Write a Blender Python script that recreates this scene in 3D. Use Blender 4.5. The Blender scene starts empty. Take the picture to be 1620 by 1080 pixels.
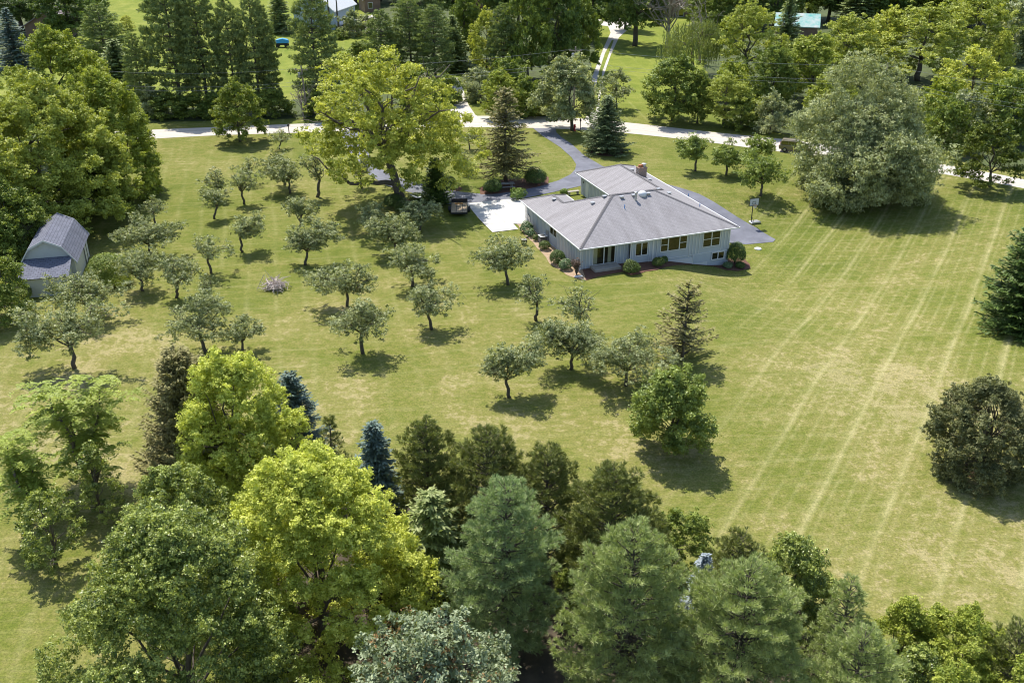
import bpy, bmesh, math, random
import numpy as np
from mathutils import Vector, Matrix, geometry

S = bpy.context.scene
COL = S.collection
R = math.radians

# ------------------------------------------------------------------ camera, sky, sun, exposure
F, TH, H = 1540.0, R(26.6), 40.0
CT, ST = math.cos(TH), math.sin(TH)
cam_d = bpy.data.cameras.new('camera'); cam = bpy.data.objects.new('camera', cam_d); COL.objects.link(cam)
cam.location = (0, 0, H); cam.rotation_euler = (math.pi/2 - TH, 0, 0)
cam_d.sensor_width = 36; cam_d.lens = 36*F/1620; cam_d.clip_start = .5; cam_d.clip_end = 6000
S.camera = cam
world = bpy.data.worlds.new('World'); S.world = world; world.use_nodes = True
wn = world.node_tree.nodes; wl = world.node_tree.links
sky = wn.new('ShaderNodeTexSky'); sky.sky_type = 'NISHITA'; sky.sun_disc = False
SUN_EL = R(59); SUN_AZ = math.atan2(-.46, .89)
sky.sun_elevation = SUN_EL; sky.sun_rotation = SUN_AZ % (2*math.pi)
wl.new(sky.outputs[0], wn['Background'].inputs[0]); wn['Background'].inputs[1].default_value = .15
sd = bpy.data.lights.new('sun', 'SUN'); sd.energy = 4.7; sd.angle = R(.5); sd.color = (1, .95, .87)
sun = bpy.data.objects.new('sun', sd); COL.objects.link(sun)
to_sun = Vector((math.sin(SUN_AZ)*math.cos(SUN_EL), math.cos(SUN_AZ)*math.cos(SUN_EL), math.sin(SUN_EL)))
sun.rotation_euler = (-to_sun).to_track_quat('-Z', 'Y').to_euler()
sun.location = to_sun*200
S.view_settings.view_transform = 'Standard'; S.view_settings.look = 'None'
S.view_settings.exposure = .48; S.view_settings.gamma = 1
S.cycles.pixel_filter_type = 'BLACKMAN_HARRIS'; S.cycles.filter_width = 1.05
S.render.resolution_x = 1024; S.render.resolution_y = 682

# ------------------------------------------------------------------ terrain and placing helpers
HX, HY, HA = 7.19, 95.96, R(20.8)                   # corner of the eaves of the house and its heading
HC, HS = math.cos(HA), math.sin(HA)
def sm(t): t = np.clip(t, 0, 1); return t*t*(3-2*t)
def zt(x, y):
    dx, dy = x-HX, y-HY
    a = dx*HC + dy*HS; b = -dx*HS + dy*HC
    k = sm((a-7.5)/11.5)*(1-sm((a-34)/30))*(1-sm((b-5)/17))*sm((b+34)/30)
    return -1.95*k
def loc2w(a, b): return HX + a*HC - b*HS, HY + a*HS + b*HC
def ray(px, py):
    u, v = px-810., py-540.
    return u, F*CT - v*ST, -F*ST - v*CT
def at(px, py, dz=0.):
    r = ray(px, py); z = dz
    for _ in range(12):
        t = (z-H)/r[2]; x, y = r[0]*t, r[1]*t; z = float(zt(x, y)) + dz
    return x, y, z
def height_at(x, y, z, topy):
    r = ray(810, topy); return H + y*r[2]/r[1] - z
def depth(y, z): return y*CT + (H-z)*ST

# ------------------------------------------------------------------ tagging
def tag(o, label=None, cat=None, group=None, kind=None):
    if label: o['label'] = label
    if cat: o['category'] = cat
    if group: o['group'] = group
    if kind: o['kind'] = kind
    return o
def empty(name, loc, rz=0, label=None, cat=None, group=None):
    o = bpy.data.objects.new(name, None); COL.objects.link(o)
    o.location = loc; o.rotation_euler = (0, 0, rz); o.empty_display_size = .3
    return tag(o, label, cat, group)
def link(name, me, mat, parent=None):
    o = bpy.data.objects.new(name, me); COL.objects.link(o)
    if mat is not None and not me.materials: me.materials.append(mat)
    if parent is not None: o.parent = parent
    return o

# ------------------------------------------------------------------ materials
def mat_new(name):
    m = bpy.data.materials.new(name); m.use_nodes = True
    nt = m.node_tree; nt.nodes.clear()
    out = nt.nodes.new('ShaderNodeOutputMaterial')
    return m, nt, out
def N(nt, typ, **kw):
    n = nt.nodes.new(typ)
    for k, v in kw.items():
        if k.startswith('i_'): n.inputs[k[2:].replace('_', ' ')].default_value = v
        else: setattr(n, k, v)
    return n
def ramp(nt, stops, fac=None):
    n = nt.nodes.new('ShaderNodeValToRGB'); e = n.color_ramp.elements
    e[0].position, e[0].color = stops[0][0], (*stops[0][1], 1)
    e[1].position, e[1].color = stops[-1][0], (*stops[-1][1], 1)
    for p, c in stops[1:-1]:
        q = e.new(p); q.color = (*c, 1)
    if fac is not None: nt.links.new(fac, n.inputs[0])
    return n
def mixc(nt, fac, a, b, blend='MIX'):
    n = nt.nodes.new('ShaderNodeMix'); n.data_type = 'RGBA'; n.blend_type = blend
    for i, v in ((0, fac), (6, a), (7, b)):
        if hasattr(v, 'default_value') or hasattr(v, 'links'): nt.links.new(v, n.inputs[i])
        elif isinstance(v, (int, float)): n.inputs[i].default_value = v
        else: n.inputs[i].default_value = (*v, 1)
    return n.outputs[2]
def math_(nt, op, a, b=None, clamp=False):
    n = nt.nodes.new('ShaderNodeMath'); n.operation = op; n.use_clamp = clamp
    for i, v in enumerate((a, b)):
        if v is None: continue
        if isinstance(v, (int, float)): n.inputs[i].default_value = v
        else: nt.links.new(v, n.inputs[i])
    return n.outputs[0]
def noise(nt, vec, scale, detail=4, rough=.55, dist=0.):
    n = nt.nodes.new('ShaderNodeTexNoise'); n.inputs['Scale'].default_value = scale
    n.inputs['Detail'].default_value = detail; n.inputs['Roughness'].default_value = rough
    n.inputs['Distortion'].default_value = dist
    if vec is not None: nt.links.new(vec, n.inputs['Vector'])
    return n.outputs['Fac']
def objco(nt): return nt.nodes.new('ShaderNodeTexCoord').outputs['Object']
def geoco(nt): return nt.nodes.new('ShaderNodeNewGeometry').outputs['Position']
def plain(name, c0, c1=None, rough=.7, scale=3., metal=0., bump=0., stretch=None, spec=.4):
    m, nt, out = mat_new(name)
    b = N(nt, 'ShaderNodeBsdfPrincipled'); nt.links.new(b.outputs[0], out.inputs[0])
    b.inputs['Roughness'].default_value = rough; b.inputs['Metallic'].default_value = metal
    b.inputs['Specular IOR Level'].default_value = spec
    c1 = c1 or tuple(v*.75 for v in c0)
    co = objco(nt)
    if stretch:
        mp = N(nt, 'ShaderNodeMapping'); mp.inputs['Scale'].default_value = stretch
        nt.links.new(co, mp.inputs[0]); co = mp.outputs[0]
    f = noise(nt, co, scale, 5, .6)
    r = ramp(nt, [(.3, c1), (.7, c0)], f); nt.links.new(r.outputs[0], b.inputs['Base Color'])
    if bump:
        bp = N(nt, 'ShaderNodeBump'); bp.inputs['Strength'].default_value = bump
        nt.links.new(f, bp.inputs['Height']); nt.links.new(bp.outputs[0], b.inputs['Normal'])
    return m
def leafmat(name, dark, light, trans=.38, rough=.5, spec=.3, tcol=(1.25, 1.2, .5)):
    m, nt, out = mat_new(name)
    at_ = N(nt, 'ShaderNodeAttribute', attribute_name='tint')
    mid = tuple((a+b)/2 for a, b in zip(dark, light))
    r = ramp(nt, [(0, dark), (.5, mid), (1, light)], at_.outputs['Fac'])
    b = N(nt, 'ShaderNodeBsdfPrincipled'); b.inputs['Roughness'].default_value = rough
    b.inputs['Specular IOR Level'].default_value = spec
    nt.links.new(r.outputs[0], b.inputs['Base Color'])
    t = N(nt, 'ShaderNodeBsdfTranslucent')
    nt.links.new(mixc(nt, 1., r.outputs[0], tcol, 'MULTIPLY'), t.inputs[0])
    mx = N(nt, 'ShaderNodeMixShader'); mx.inputs[0].default_value = trans*.62
    nt.links.new(b.outputs[0], mx.inputs[1]); nt.links.new(t.outputs[0], mx.inputs[2])
    nt.links.new(mx.outputs[0], out.inputs[0])
    return m
M = {}
M['yellow'] = leafmat('leaf_golden_maple', (.30, .35, .045), (.80, .83, .20), .5, .5, .2, (1.1, 1.1, .55))
M['bigyellow'] = leafmat('leaf_yellow_maple', (.25, .29, .045), (.70, .71, .15), .48, .5, .2, (1.1, 1.1, .55))
M['maple'] = leafmat('leaf_maple', (.11, .165, .035), (.31, .37, .075), .4, .5, .2)
M['lime'] = leafmat('leaf_lime_green', (.18, .24, .035), (.46, .50, .09), .48, .5, .2, (1.1, 1.1, .5))
M['locust'] = leafmat('leaf_locust', (.24, .29, .05), (.50, .54, .12), .45, .5, .2)
M['dark'] = leafmat('leaf_dark_oak', (.08, .13, .035), (.22, .29, .07), .36, .5, .2)
M['apple'] = leafmat('leaf_apple', (.12, .16, .06), (.52, .55, .29), .42, .45, .3)
M['pear'] = leafmat('leaf_pear', (.16, .22, .045), (.38, .45, .11), .42, .42, .35)
M['birch'] = leafmat('leaf_glossy_green', (.075, .125, .022), (.46, .52, .13), .42, .38, .45)
M['walnut'] = leafmat('leaf_walnut', (.18, .25, .035), (.44, .50, .10), .45, .5, .2)
M['silver'] = leafmat('leaf_silver_willow', (.15, .19, .075), (.56, .59, .31), .42, .5, .2)
M['weep'] = leafmat('leaf_weeping_willow', (.14, .19, .05), (.30, .34, .12), .4)
M['linden'] = leafmat('leaf_linden', (.10, .15, .025), (.36, .41, .07), .4, .5, .2)
M['spruce'] = leafmat('needle_spruce', (.085, .125, .055), (.25, .30, .13), .2, .6, .2)
M['sprucedry'] = leafmat('needle_thin_spruce', (.13, .125, .04), (.34, .31, .12), .22, .6, .2)
M['blue'] = leafmat('needle_blue_spruce', (.055, .085, .065), (.20, .27, .22), .14, .6, .2, tcol=(1, 1.1, .9))
M['silverblue'] = leafmat('needle_silver_spruce', (.16, .20, .22), (.42, .48, .52), .12, .6, tcol=(1, 1.1, .9))
M['lindendark'] = leafmat('leaf_dark_linden', (.05, .085, .016), (.22, .26, .045), .36, .5, .2)
M['wpine'] = leafmat('needle_white_pine', (.19, .25, .085), (.50, .55, .23), .38, .5, .25, tcol=(1.1, 1.2, .6))
M['bpine'] = leafmat('needle_blue_pine', (.16, .235, .095), (.48, .56, .26), .35, .5, .25, tcol=(1.1, 1.2, .7))
M['apine'] = leafmat('needle_dark_pine', (.085, .115, .03), (.29, .32, .10), .28, .55, .25)
M['farpine'] = leafmat('needle_far_pine', (.12, .18, .07), (.36, .42, .16), .33, .6, .2)
M['yewd'] = leafmat('leaf_yew', (.035, .07, .018), (.14, .21, .045), .22, .5, .2)
M['box'] = leafmat('leaf_boxwood', (.05, .09, .018), (.16, .21, .04), .3)
M['hyd'] = leafmat('leaf_hydrangea', (.07, .13, .05), (.25, .33, .16), .3)
M['crab'] = leafmat('leaf_crabapple', (.085, .10, .035), (.29, .30, .13), .33, .5, .25)
M['bronze'] = leafmat('leaf_silver_bronze', (.11, .15, .06), (.38, .44, .26), .3, .45, .3)
for n_ in M['bronze'].node_tree.nodes:
    if n_.bl_idname == 'ShaderNodeValToRGB':
        e_ = n_.color_ramp.elements; e_[0].color = (.27, .16, .06, 1); q_ = e_.new(.02); q_.color = (.27, .18, .07, 1); q_ = e_.new(.10); q_.color = (.13, .17, .08, 1)
M['rust'] = leafmat('leaf_rusty', (.16, .10, .035), (.34, .20, .07), .3)
M['redtwig'] = leafmat('leaf_red_barberry', (.10, .06, .045), (.24, .17, .12), .2)
M['redbig'] = leafmat('leaf_purple_plum', (.06, .03, .03), (.13, .07, .06), .25)
M['flow'] = leafmat('leaf_perennial', (.10, .19, .03), (.30, .38, .09), .4)
M['bark'] = plain('bark_grey', (.16, .135, .11), (.07, .057, .045), .9, 6, bump=.4, stretch=(3, 3, .6))
M['barkd'] = plain('bark_dark', (.15, .13, .105), (.07, .057, .045), .9, 6, bump=.4, stretch=(3, 3, .6))
M['deadwood'] = plain('dead_grey_wood', (.36, .31, .26), (.2, .17, .14), .9, 4)
M['asphalt'] = plain('fresh_asphalt', (.185, .19, .225), (.11, .115, .14), .85, .55)
M['concrete'] = plain('bright_concrete', (.72, .70, .66), (.6, .58, .54), .85, .8)
M['warm_grey_conc'] = plain('step_concrete', (.42, .38, .33), (.33, .3, .26), .85, 3)  # darker, warmer concrete tone for the step and bench
def slab():
    m, nt, out = mat_new('jointed_concrete')
    b = N(nt, 'ShaderNodeBsdfPrincipled'); b.inputs['Roughness'].default_value = .9; nt.links.new(b.outputs[0], out.inputs[0])
    mp = N(nt, 'ShaderNodeMapping'); mp.inputs['Rotation'].default_value = (0, 0, -R(20.8)); nt.links.new(geoco(nt), mp.inputs[0])
    br = N(nt, 'ShaderNodeTexBrick'); br.offset = 0; nt.links.new(mp.outputs[0], br.inputs[0])
    br.inputs['Color1'].default_value = (.60, .58, .54, 1); br.inputs['Color2'].default_value = (.55, .53, .49, 1); br.inputs['Mortar'].default_value = (.30, .28, .25, 1)
    br.inputs['Scale'].default_value = 1; br.inputs['Mortar Size'].default_value = .02; br.inputs['Brick Width'].default_value = 3.; br.inputs['Row Height'].default_value = 3.
    f = noise(nt, geoco(nt), .9, 6, .7); r = ramp(nt, [(.3, (.8, .79, .77)), (.6, (1.05, 1.05, 1.05))], f)
    nt.links.new(mixc(nt, 1., br.outputs[0], r.outputs[0], 'MULTIPLY'), b.inputs['Base Color']); return m
M['concrete'] = slab()
M['gravel'] = plain('pale_gravel', (.62, .58, .52), (.42, .38, .33), .95, 1.4)
M['mulch'] = plain('bark_mulch', (.17, .085, .055), (.09, .045, .03), .95, 5, bump=.5)
M['mulchpale'] = plain('faded_mulch', (.44, .33, .22), (.28, .19, .12), .95, 4, bump=.4)
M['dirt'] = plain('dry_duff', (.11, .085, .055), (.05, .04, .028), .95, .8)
M['floor'] = plain('dark_undergrowth', (.09, .12, .03), (.05, .06, .022), .95, .6)  # forest floor's own dark dirt and undergrowth colour
M['siding'] = plain('grey_siding', (.47, .51, .55), (.43, .47, .51), .7, 1.5)
M['battens'] = plain('siding_lower', (.54, .56, .56), (.50, .52, .52), .7, 1.5)
M['white'] = plain('white_trim', (.72, .73, .73), (.64, .65, .65), .5, 2)
M['foundation'] = plain('painted_foundation', (.64, .65, .65), (.58, .59, .59), .85, 2)
M['unlit_panel'] = plain('unlit_room_panel', (.035, .03, .025), (.02, .018, .015), .8, 2)
M['curtain'] = plain('curtain_fabric', (.62, .66, .66), (.5, .54, .54), .9, 4, stretch=(8, 8, .3))
M['metal'] = plain('galvanised_metal', (.55, .55, .54), (.4, .4, .4), .4, 4, .6)
M['black'] = plain('black_steel', (.03, .03, .032), (.018, .018, .02), .5, 4)
M['rubber'] = plain('tyre_rubber', (.03, .03, .03), (.02, .02, .02), .85, 6)
M['chrome'] = plain('wheel_metal', (.5, .5, .5), (.35, .35, .35), .35, 4, .7)
M['plank'] = plain('weathered_plank', (.52, .40, .27), (.3, .22, .14), .85, 2.5, stretch=(6, .7, 1))
M['greywood'] = plain('grey_table_wood', (.36, .35, .34), (.24, .23, .22), .85, 3)
M['wood_pole'] = plain('pole_wood', (.36, .31, .25), (.22, .18, .14), .9, 4, stretch=(3, 3, .5))
M['orange'] = plain('orange_strap', (.75, .33, .04), (.6, .25, .03), .7, 4)
M['cap'] = plain('cast_cap', (.75, .76, .78), (.6, .6, .62), .6, 4)
M['blue_pipe'] = plain('blue_pipe', (.13, .3, .6), (.1, .22, .45), .5, 4)
M['brick_flue'] = plain('clay_flue', (.55, .22, .09), (.35, .14, .06), .8, 5)
M['red'] = plain('red_paint', (.62, .05, .06), (.45, .04, .04), .5, 4)
M['khaki'] = plain('khaki_car_paint', (.28, .24, .16), (.25, .215, .145), .3, 2, .3)
M['whitepaint'] = plain('white_vehicle_paint', (.78, .78, .78), (.7, .7, .7), .35, 2)
M['carblue'] = plain('blue_tarp', (.06, .38, .68), (.04, .26, .5), .5, 2)
M['cargrey'] = plain('grey_car_paint', (.30, .31, .32), (.26, .27, .28), .3, 2, .3)
M['cardark'] = plain('dark_car_paint', (.05, .05, .055), (.035, .035, .04), .3, 2, .2)
M['barnblue'] = plain('pale_blue_siding', (.46, .54, .64), (.4, .48, .58), .7, 2)
M['tealmetal'] = plain('teal_metal_roof', (.05, .36, .32), (.5, .5, .48), .5, .6)
M['brownwall'] = plain('brown_siding', (.24, .16, .12), (.18, .12, .09), .8, 1)
M['mauve'] = plain('mauve_shingle', (.36, .31, .33), (.26, .22, .24), .85, 1)
M['wire'] = plain('cable_alloy', (.42, .42, .42), (.36, .36, .36), .5, 1)
M['hammock'] = plain('hammock_cloth', (.68, .72, .76), (.55, .6, .65), .8, 3)
M['glassb'] = plain('backboard_acrylic', (.55, .57, .58), (.48, .5, .51), .2, 2)
M['stone'] = plain('field_stone', (.4, .38, .35), (.25, .23, .2), .9, 2)

def glass_mat(name, tint, refl):
    m, nt, out = mat_new(name)
    t = N(nt, 'ShaderNodeBsdfTransparent'); t.inputs[0].default_value = (*tint, 1)
    g = N(nt, 'ShaderNodeBsdfGlossy'); g.inputs[0].default_value = (.8, .8, .6, 1); g.inputs['Roughness'].default_value = .04
    mx = N(nt, 'ShaderNodeMixShader'); mx.inputs[0].default_value = refl
    nt.links.new(t.outputs[0], mx.inputs[1]); nt.links.new(g.outputs[0], mx.inputs[2]); nt.links.new(mx.outputs[0], out.inputs[0])
    return m
M['glass'] = glass_mat('tinted_window_glass', (.75, .72, .6), .07)
M['carglass'] = glass_mat('car_glass', (.12, .13, .14), .2)

def shingle(name, c0, c1, cm, row=.22, col=.42, streak=(.55, .5, .48)):
    m, nt, out = mat_new(name)
    b = N(nt, 'ShaderNodeBsdfPrincipled'); b.inputs['Roughness'].default_value = .9; b.inputs['Specular IOR Level'].default_value = .25
    nt.links.new(b.outputs[0], out.inputs[0])
    uv = N(nt, 'ShaderNodeUVMap'); uv.uv_map = 'UVMap'
    br = N(nt, 'ShaderNodeTexBrick'); nt.links.new(uv.outputs[0], br.inputs[0])
    br.inputs['Color1'].default_value = (*c0, 1); br.inputs['Color2'].default_value = (*c1, 1); br.inputs['Mortar'].default_value = (*cm, 1)
    br.inputs['Scale'].default_value = 1; br.inputs['Mortar Size'].default_value = .025
    br.inputs['Brick Width'].default_value = col; br.inputs['Row Height'].default_value = row
    mp = N(nt, 'ShaderNodeMapping'); mp.inputs['Scale'].default_value = (1.1, .16, 1); nt.links.new(uv.outputs[0], mp.inputs[0])
    st = noise(nt, mp.outputs[0], 1., 5, .65, .3)
    sr = ramp(nt, [(.3, (.8, .78, .77)), (.5, (.96, .95, .95)), (.7, (1.1, 1.09, 1.08))], st)
    c = mixc(nt, 1., br.outputs[0], sr.outputs[0], 'MULTIPLY')
    g = noise(nt, uv.outputs[0], 9, 3, .7)
    gr = ramp(nt, [(.3, (.8, .8, .8)), (.7, (1.15, 1.15, 1.15))], g)
    c = mixc(nt, 1., c, gr.outputs[0], 'MULTIPLY')
    nt.links.new(c, b.inputs['Base Color'])
    bp = N(nt, 'ShaderNodeBump'); bp.inputs['Strength'].default_value = .12; bp.inputs['Distance'].default_value = .02
    nt.links.new(br.outputs['Fac'], bp.inputs['Height']); bp.invert = True; nt.links.new(bp.outputs[0], b.inputs['Normal'])
    return m
M['roof'] = shingle('grey_shingle', (.33, .318, .325), (.30, .288, .295), (.255, .245, .25), streak=(.68, .65, .65))
M['shedroof'] = shingle('dark_shingle', (.19, .20, .25), (.15, .16, .20), (.09, .095, .12), .3, .45, (.75, .75, .75))
def brick():
    m, nt, out = mat_new('chimney_brick')
    b = N(nt, 'ShaderNodeBsdfPrincipled'); b.inputs['Roughness'].default_value = .9; nt.links.new(b.outputs[0], out.inputs[0])
    mp = N(nt, 'ShaderNodeMapping'); mp.inputs['Rotation'].default_value = (R(90), 0, 0); nt.links.new(objco(nt), mp.inputs[0])
    br = N(nt, 'ShaderNodeTexBrick'); nt.links.new(mp.outputs[0], br.inputs[0])
    br.inputs['Color1'].default_value = (.30, .16, .10, 1); br.inputs['Color2'].default_value = (.20, .13, .10, 1); br.inputs['Mortar'].default_value = (.4, .36, .32, 1)
    br.inputs['Scale'].default_value = 1; br.inputs['Mortar Size'].default_value = .012; br.inputs['Brick Width'].default_value = .24; br.inputs['Row Height'].default_value = .09
    nt.links.new(br.outputs[0], b.inputs['Base Color']); return m
M['brick'] = brick()

def lawn_mat():
    m, nt, out = mat_new('mown_lawn')
    b = N(nt, 'ShaderNodeBsdfPrincipled'); b.inputs['Roughness'].default_value = .95; b.inputs['Specular IOR Level'].default_value = .12
    nt.links.new(b.outputs[0], out.inputs[0])
    P = geoco(nt); sp = N(nt, 'ShaderNodeSeparateXYZ'); nt.links.new(P, sp.inputs[0]); X, Y = sp.outputs[0], sp.outputs[1]
    big = noise(nt, P, .045, 3, .55, .4)
    mid = noise(nt, P, .28, 5, .62, .6)
    fine = noise(nt, P, 1.5, 6, .78)
    grit = noise(nt, P, 6.5, 4, .85)
    # broad patches of green and dry turf
    dry = math_(nt, 'ADD', math_(nt, 'MULTIPLY', big, .6), math_(nt, 'MULTIPLY', mid, .45))
    dry = math_(nt, 'ADD', dry, math_(nt, 'MULTIPLY', fine, .72))
    wet = N(nt, 'ShaderNodeMapRange'); wet.inputs[1].default_value = 70; wet.inputs[2].default_value = 112; nt.links.new(Y, wet.inputs[0])
    dry = math_(nt, 'SUBTRACT', dry, math_(nt, 'MULTIPLY', wet.outputs[0], .07))
    base = ramp(nt, [(.60, (.088, .122, .016)), (.80, (.140, .158, .030)), (.95, (.212, .200, .062)), (1.08, (.30, .262, .12))], dry)
    col = base.outputs[0]
    # short pale streaks of cut clippings lying in the mowing directions
    def streak(ang, sx, sy, lo, hi):
        mp = N(nt, 'ShaderNodeMapping'); mp.inputs['Rotation'].default_value = (0, 0, -R(ang)); mp.inputs['Scale'].default_value = (sx, sy, 1)
        nt.links.new(P, mp.inputs[0]); n_ = noise(nt, mp.outputs[0], 1., 5, .72, .25)
        mr = N(nt, 'ShaderNodeMapRange'); mr.inputs[1].default_value = lo; mr.inputs[2].default_value = hi; nt.links.new(n_, mr.inputs[0]); return mr.outputs[0]
    stk = math_(nt, 'ADD', math_(nt, 'ADD', streak(8, .28, 2.1, .54, .78), streak(60, .25, 2.0, .56, .8)), math_(nt, 'MULTIPLY', streak(105, .25, 1.8, .57, .8), .8), True)
    col = mixc(nt, math_(nt, 'MULTIPLY', stk, .42), col, (.35, .31, .15))
    gp = noise(nt, P, .11, 4, .6, .8)
    gpr = N(nt, 'ShaderNodeMapRange'); gpr.inputs[1].default_value = .52; gpr.inputs[2].default_value = .7; nt.links.new(gp, gpr.inputs[0])
    col = mixc(nt, math_(nt, 'MULTIPLY', gpr.outputs[0], .25), col, (.11, .152, .018))
    gst = streak(20, .3, 1.4, .55, .75)
    col = mixc(nt, math_(nt, 'MULTIPLY', gst, .3), col, (.088, .112, .02))
    # mower wheel lines: real pale bands of cut grass
    def lines(ang, period, off, width, wob, lo, hi):
        nx, ny = -math.sin(R(ang)), math.cos(R(ang))
        u = math_(nt, 'ADD', math_(nt, 'MULTIPLY', X, nx), math_(nt, 'MULTIPLY', Y, ny))
        w = math_(nt, 'MULTIPLY', math_(nt, 'SUBTRACT', noise(nt, P, .035, 2), .5), wob)
        u = math_(nt, 'ADD', math_(nt, 'ADD', u, w), off)
        pp = math_(nt, 'PINGPONG', u, period/2)
        l = N(nt, 'ShaderNodeMapRange'); l.inputs[1].default_value = width; l.inputs[2].default_value = 0.; nt.links.new(pp, l.inputs[0])
        brk = N(nt, 'ShaderNodeMapRange'); brk.inputs[1].default_value = lo; brk.inputs[2].default_value = hi
        mp = N(nt, 'ShaderNodeMapping'); mp.inputs['Rotation'].default_value = (0, 0, -R(ang)); mp.inputs['Scale'].default_value = (.05, .3, 1)
        nt.links.new(P, mp.inputs[0]); nt.links.new(noise(nt, mp.outputs[0], 1., 3, .6), brk.inputs[0])
        mq = N(nt, 'ShaderNodeMapping'); mq.inputs['Rotation'].default_value = (0, 0, -R(ang)); mq.inputs['Scale'].default_value = (.006, .9/period, 1)
        nt.links.new(P, mq.inputs[0]); vr = N(nt, 'ShaderNodeMapRange'); vr.inputs[1].default_value = .38; vr.inputs[2].default_value = .6; vr.inputs[3].default_value = .5
        nt.links.new(noise(nt, mq.outputs[0], 1., 1, .5), vr.inputs[0])
        l_ = math_(nt, 'MULTIPLY', l.outputs[0], vr.outputs[0])
        return math_(nt, 'MULTIPLY', l_, math_(nt, 'ADD', math_(nt, 'MULTIPLY', brk.outputs[0], .6), .4))
    def rng_(v, a, c):
        n = N(nt, 'ShaderNodeMapRange'); n.inputs[1].default_value = a; n.inputs[2].default_value = c; nt.links.new(v, n.inputs[0]); return n.outputs[0]
    xs = math_(nt, 'SUBTRACT', X, math_(nt, 'MULTIPLY', Y, .30))
    right = rng_(xs, -8, 4)
    near = math_(nt, 'MULTIPLY', right, rng_(Y, 146, 128))
    l1 = math_(nt, 'MULTIPLY', lines(60, 4.45, -4.9, .36, 1.0, .34, .55), near)
    l1b = math_(nt, 'MULTIPLY', lines(60, 1.12, .3, .22, .9, .38, .66), near)
    left = math_(nt, 'MULTIPLY', rng_(xs, -22, -38), rng_(Y, 150, 146))
    l2 = math_(nt, 'MULTIPLY', lines(103, 2.9, 0, .4, 1.8, .42, .68), left)
    l3 = math_(nt, 'MULTIPLY', lines(10, 3.1, 0, .35, 3.5, .5, .75), rng_(Y, 150, 140))
    l4 = math_(nt, 'MULTIPLY', lines(96, 3.2, 1., .35, 1.5, .4, .6), rng_(Y, 160, 163))
    fr = math_(nt, 'MULTIPLY', rng_(X, 0, 8), rng_(Y, 60, 100))
    s = math_(nt, 'ADD', math_(nt, 'MULTIPLY', l1, 1.), math_(nt, 'MULTIPLY', l1b, .5))
    s = math_(nt, 'ADD', s, math_(nt, 'MULTIPLY', l2, .36)); s = math_(nt, 'ADD', s, math_(nt, 'MULTIPLY', l3, .42))
    s = math_(nt, 'ADD', s, math_(nt, 'MULTIPLY', l4, .8), True)
    fl = N(nt, 'ShaderNodeMapRange'); fl.inputs[1].default_value = .3; fl.inputs[2].default_value = .7; nt.links.new(fine, fl.inputs[0])
    s = math_(nt, 'MULTIPLY', s, math_(nt, 'ADD', math_(nt, 'MULTIPLY', fl.outputs[0], .6), .4))
    col = mixc(nt, s, col, (.38, .35, .165))
    # far fields greener and brighter
    far = rng_(Y, 158, 185)
    col = mixc(nt, math_(nt, 'MULTIPLY', far, .75), col, ramp(nt, [(.3, (.13, .18, .022)), (.7, (.25, .28, .045))], mid).outputs[0])
    gr = ramp(nt, [(.3, (.42, .45, .40)), (.5, (1, 1, 1)), (.7, (1.7, 1.62, 1.55))], grit)
    col = mixc(nt, .8, col, gr.outputs[0], 'MULTIPLY')
    nt.links.new(col, b.inputs['Base Color'])
    bp = N(nt, 'ShaderNodeBump'); bp.inputs['Strength'].default_value = .5; bp.inputs['Distance'].default_value = .08
    nt.links.new(grit, bp.inputs['Height']); nt.links.new(bp.outputs[0], b.inputs['Normal'])
    return m
M['lawn'] = lawn_mat()
def road_mat():
    m, nt, out = mat_new('pale_worn_road')
    b = N(nt, 'ShaderNodeBsdfPrincipled'); b.inputs['Roughness'].default_value = .95; b.inputs['Specular IOR Level'].default_value = .2
    nt.links.new(b.outputs[0], out.inputs[0])
    uv = N(nt, 'ShaderNodeUVMap'); uv.uv_map = 'UVMap'
    mp = N(nt, 'ShaderNodeMapping'); mp.inputs['Scale'].default_value = (.02, 1.2, 1); nt.links.new(uv.outputs[0], mp.inputs[0])
    f = noise(nt, mp.outputs[0], 1.5, 4, .6); g = noise(nt, geoco(nt), 2.5, 4, .7)
    r = ramp(nt, [(.35, (.46, .42, .36)), (.65, (.60, .55, .48))], f)
    q = ramp(nt, [(.3, (.88, .88, .88)), (.7, (1.05, 1.05, 1.05))], g)
    nt.links.new(mixc(nt, 1., r.outputs[0], q.outputs[0], 'MULTIPLY'), b.inputs['Base Color'])
    return m
M['road'] = road_mat()

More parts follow.
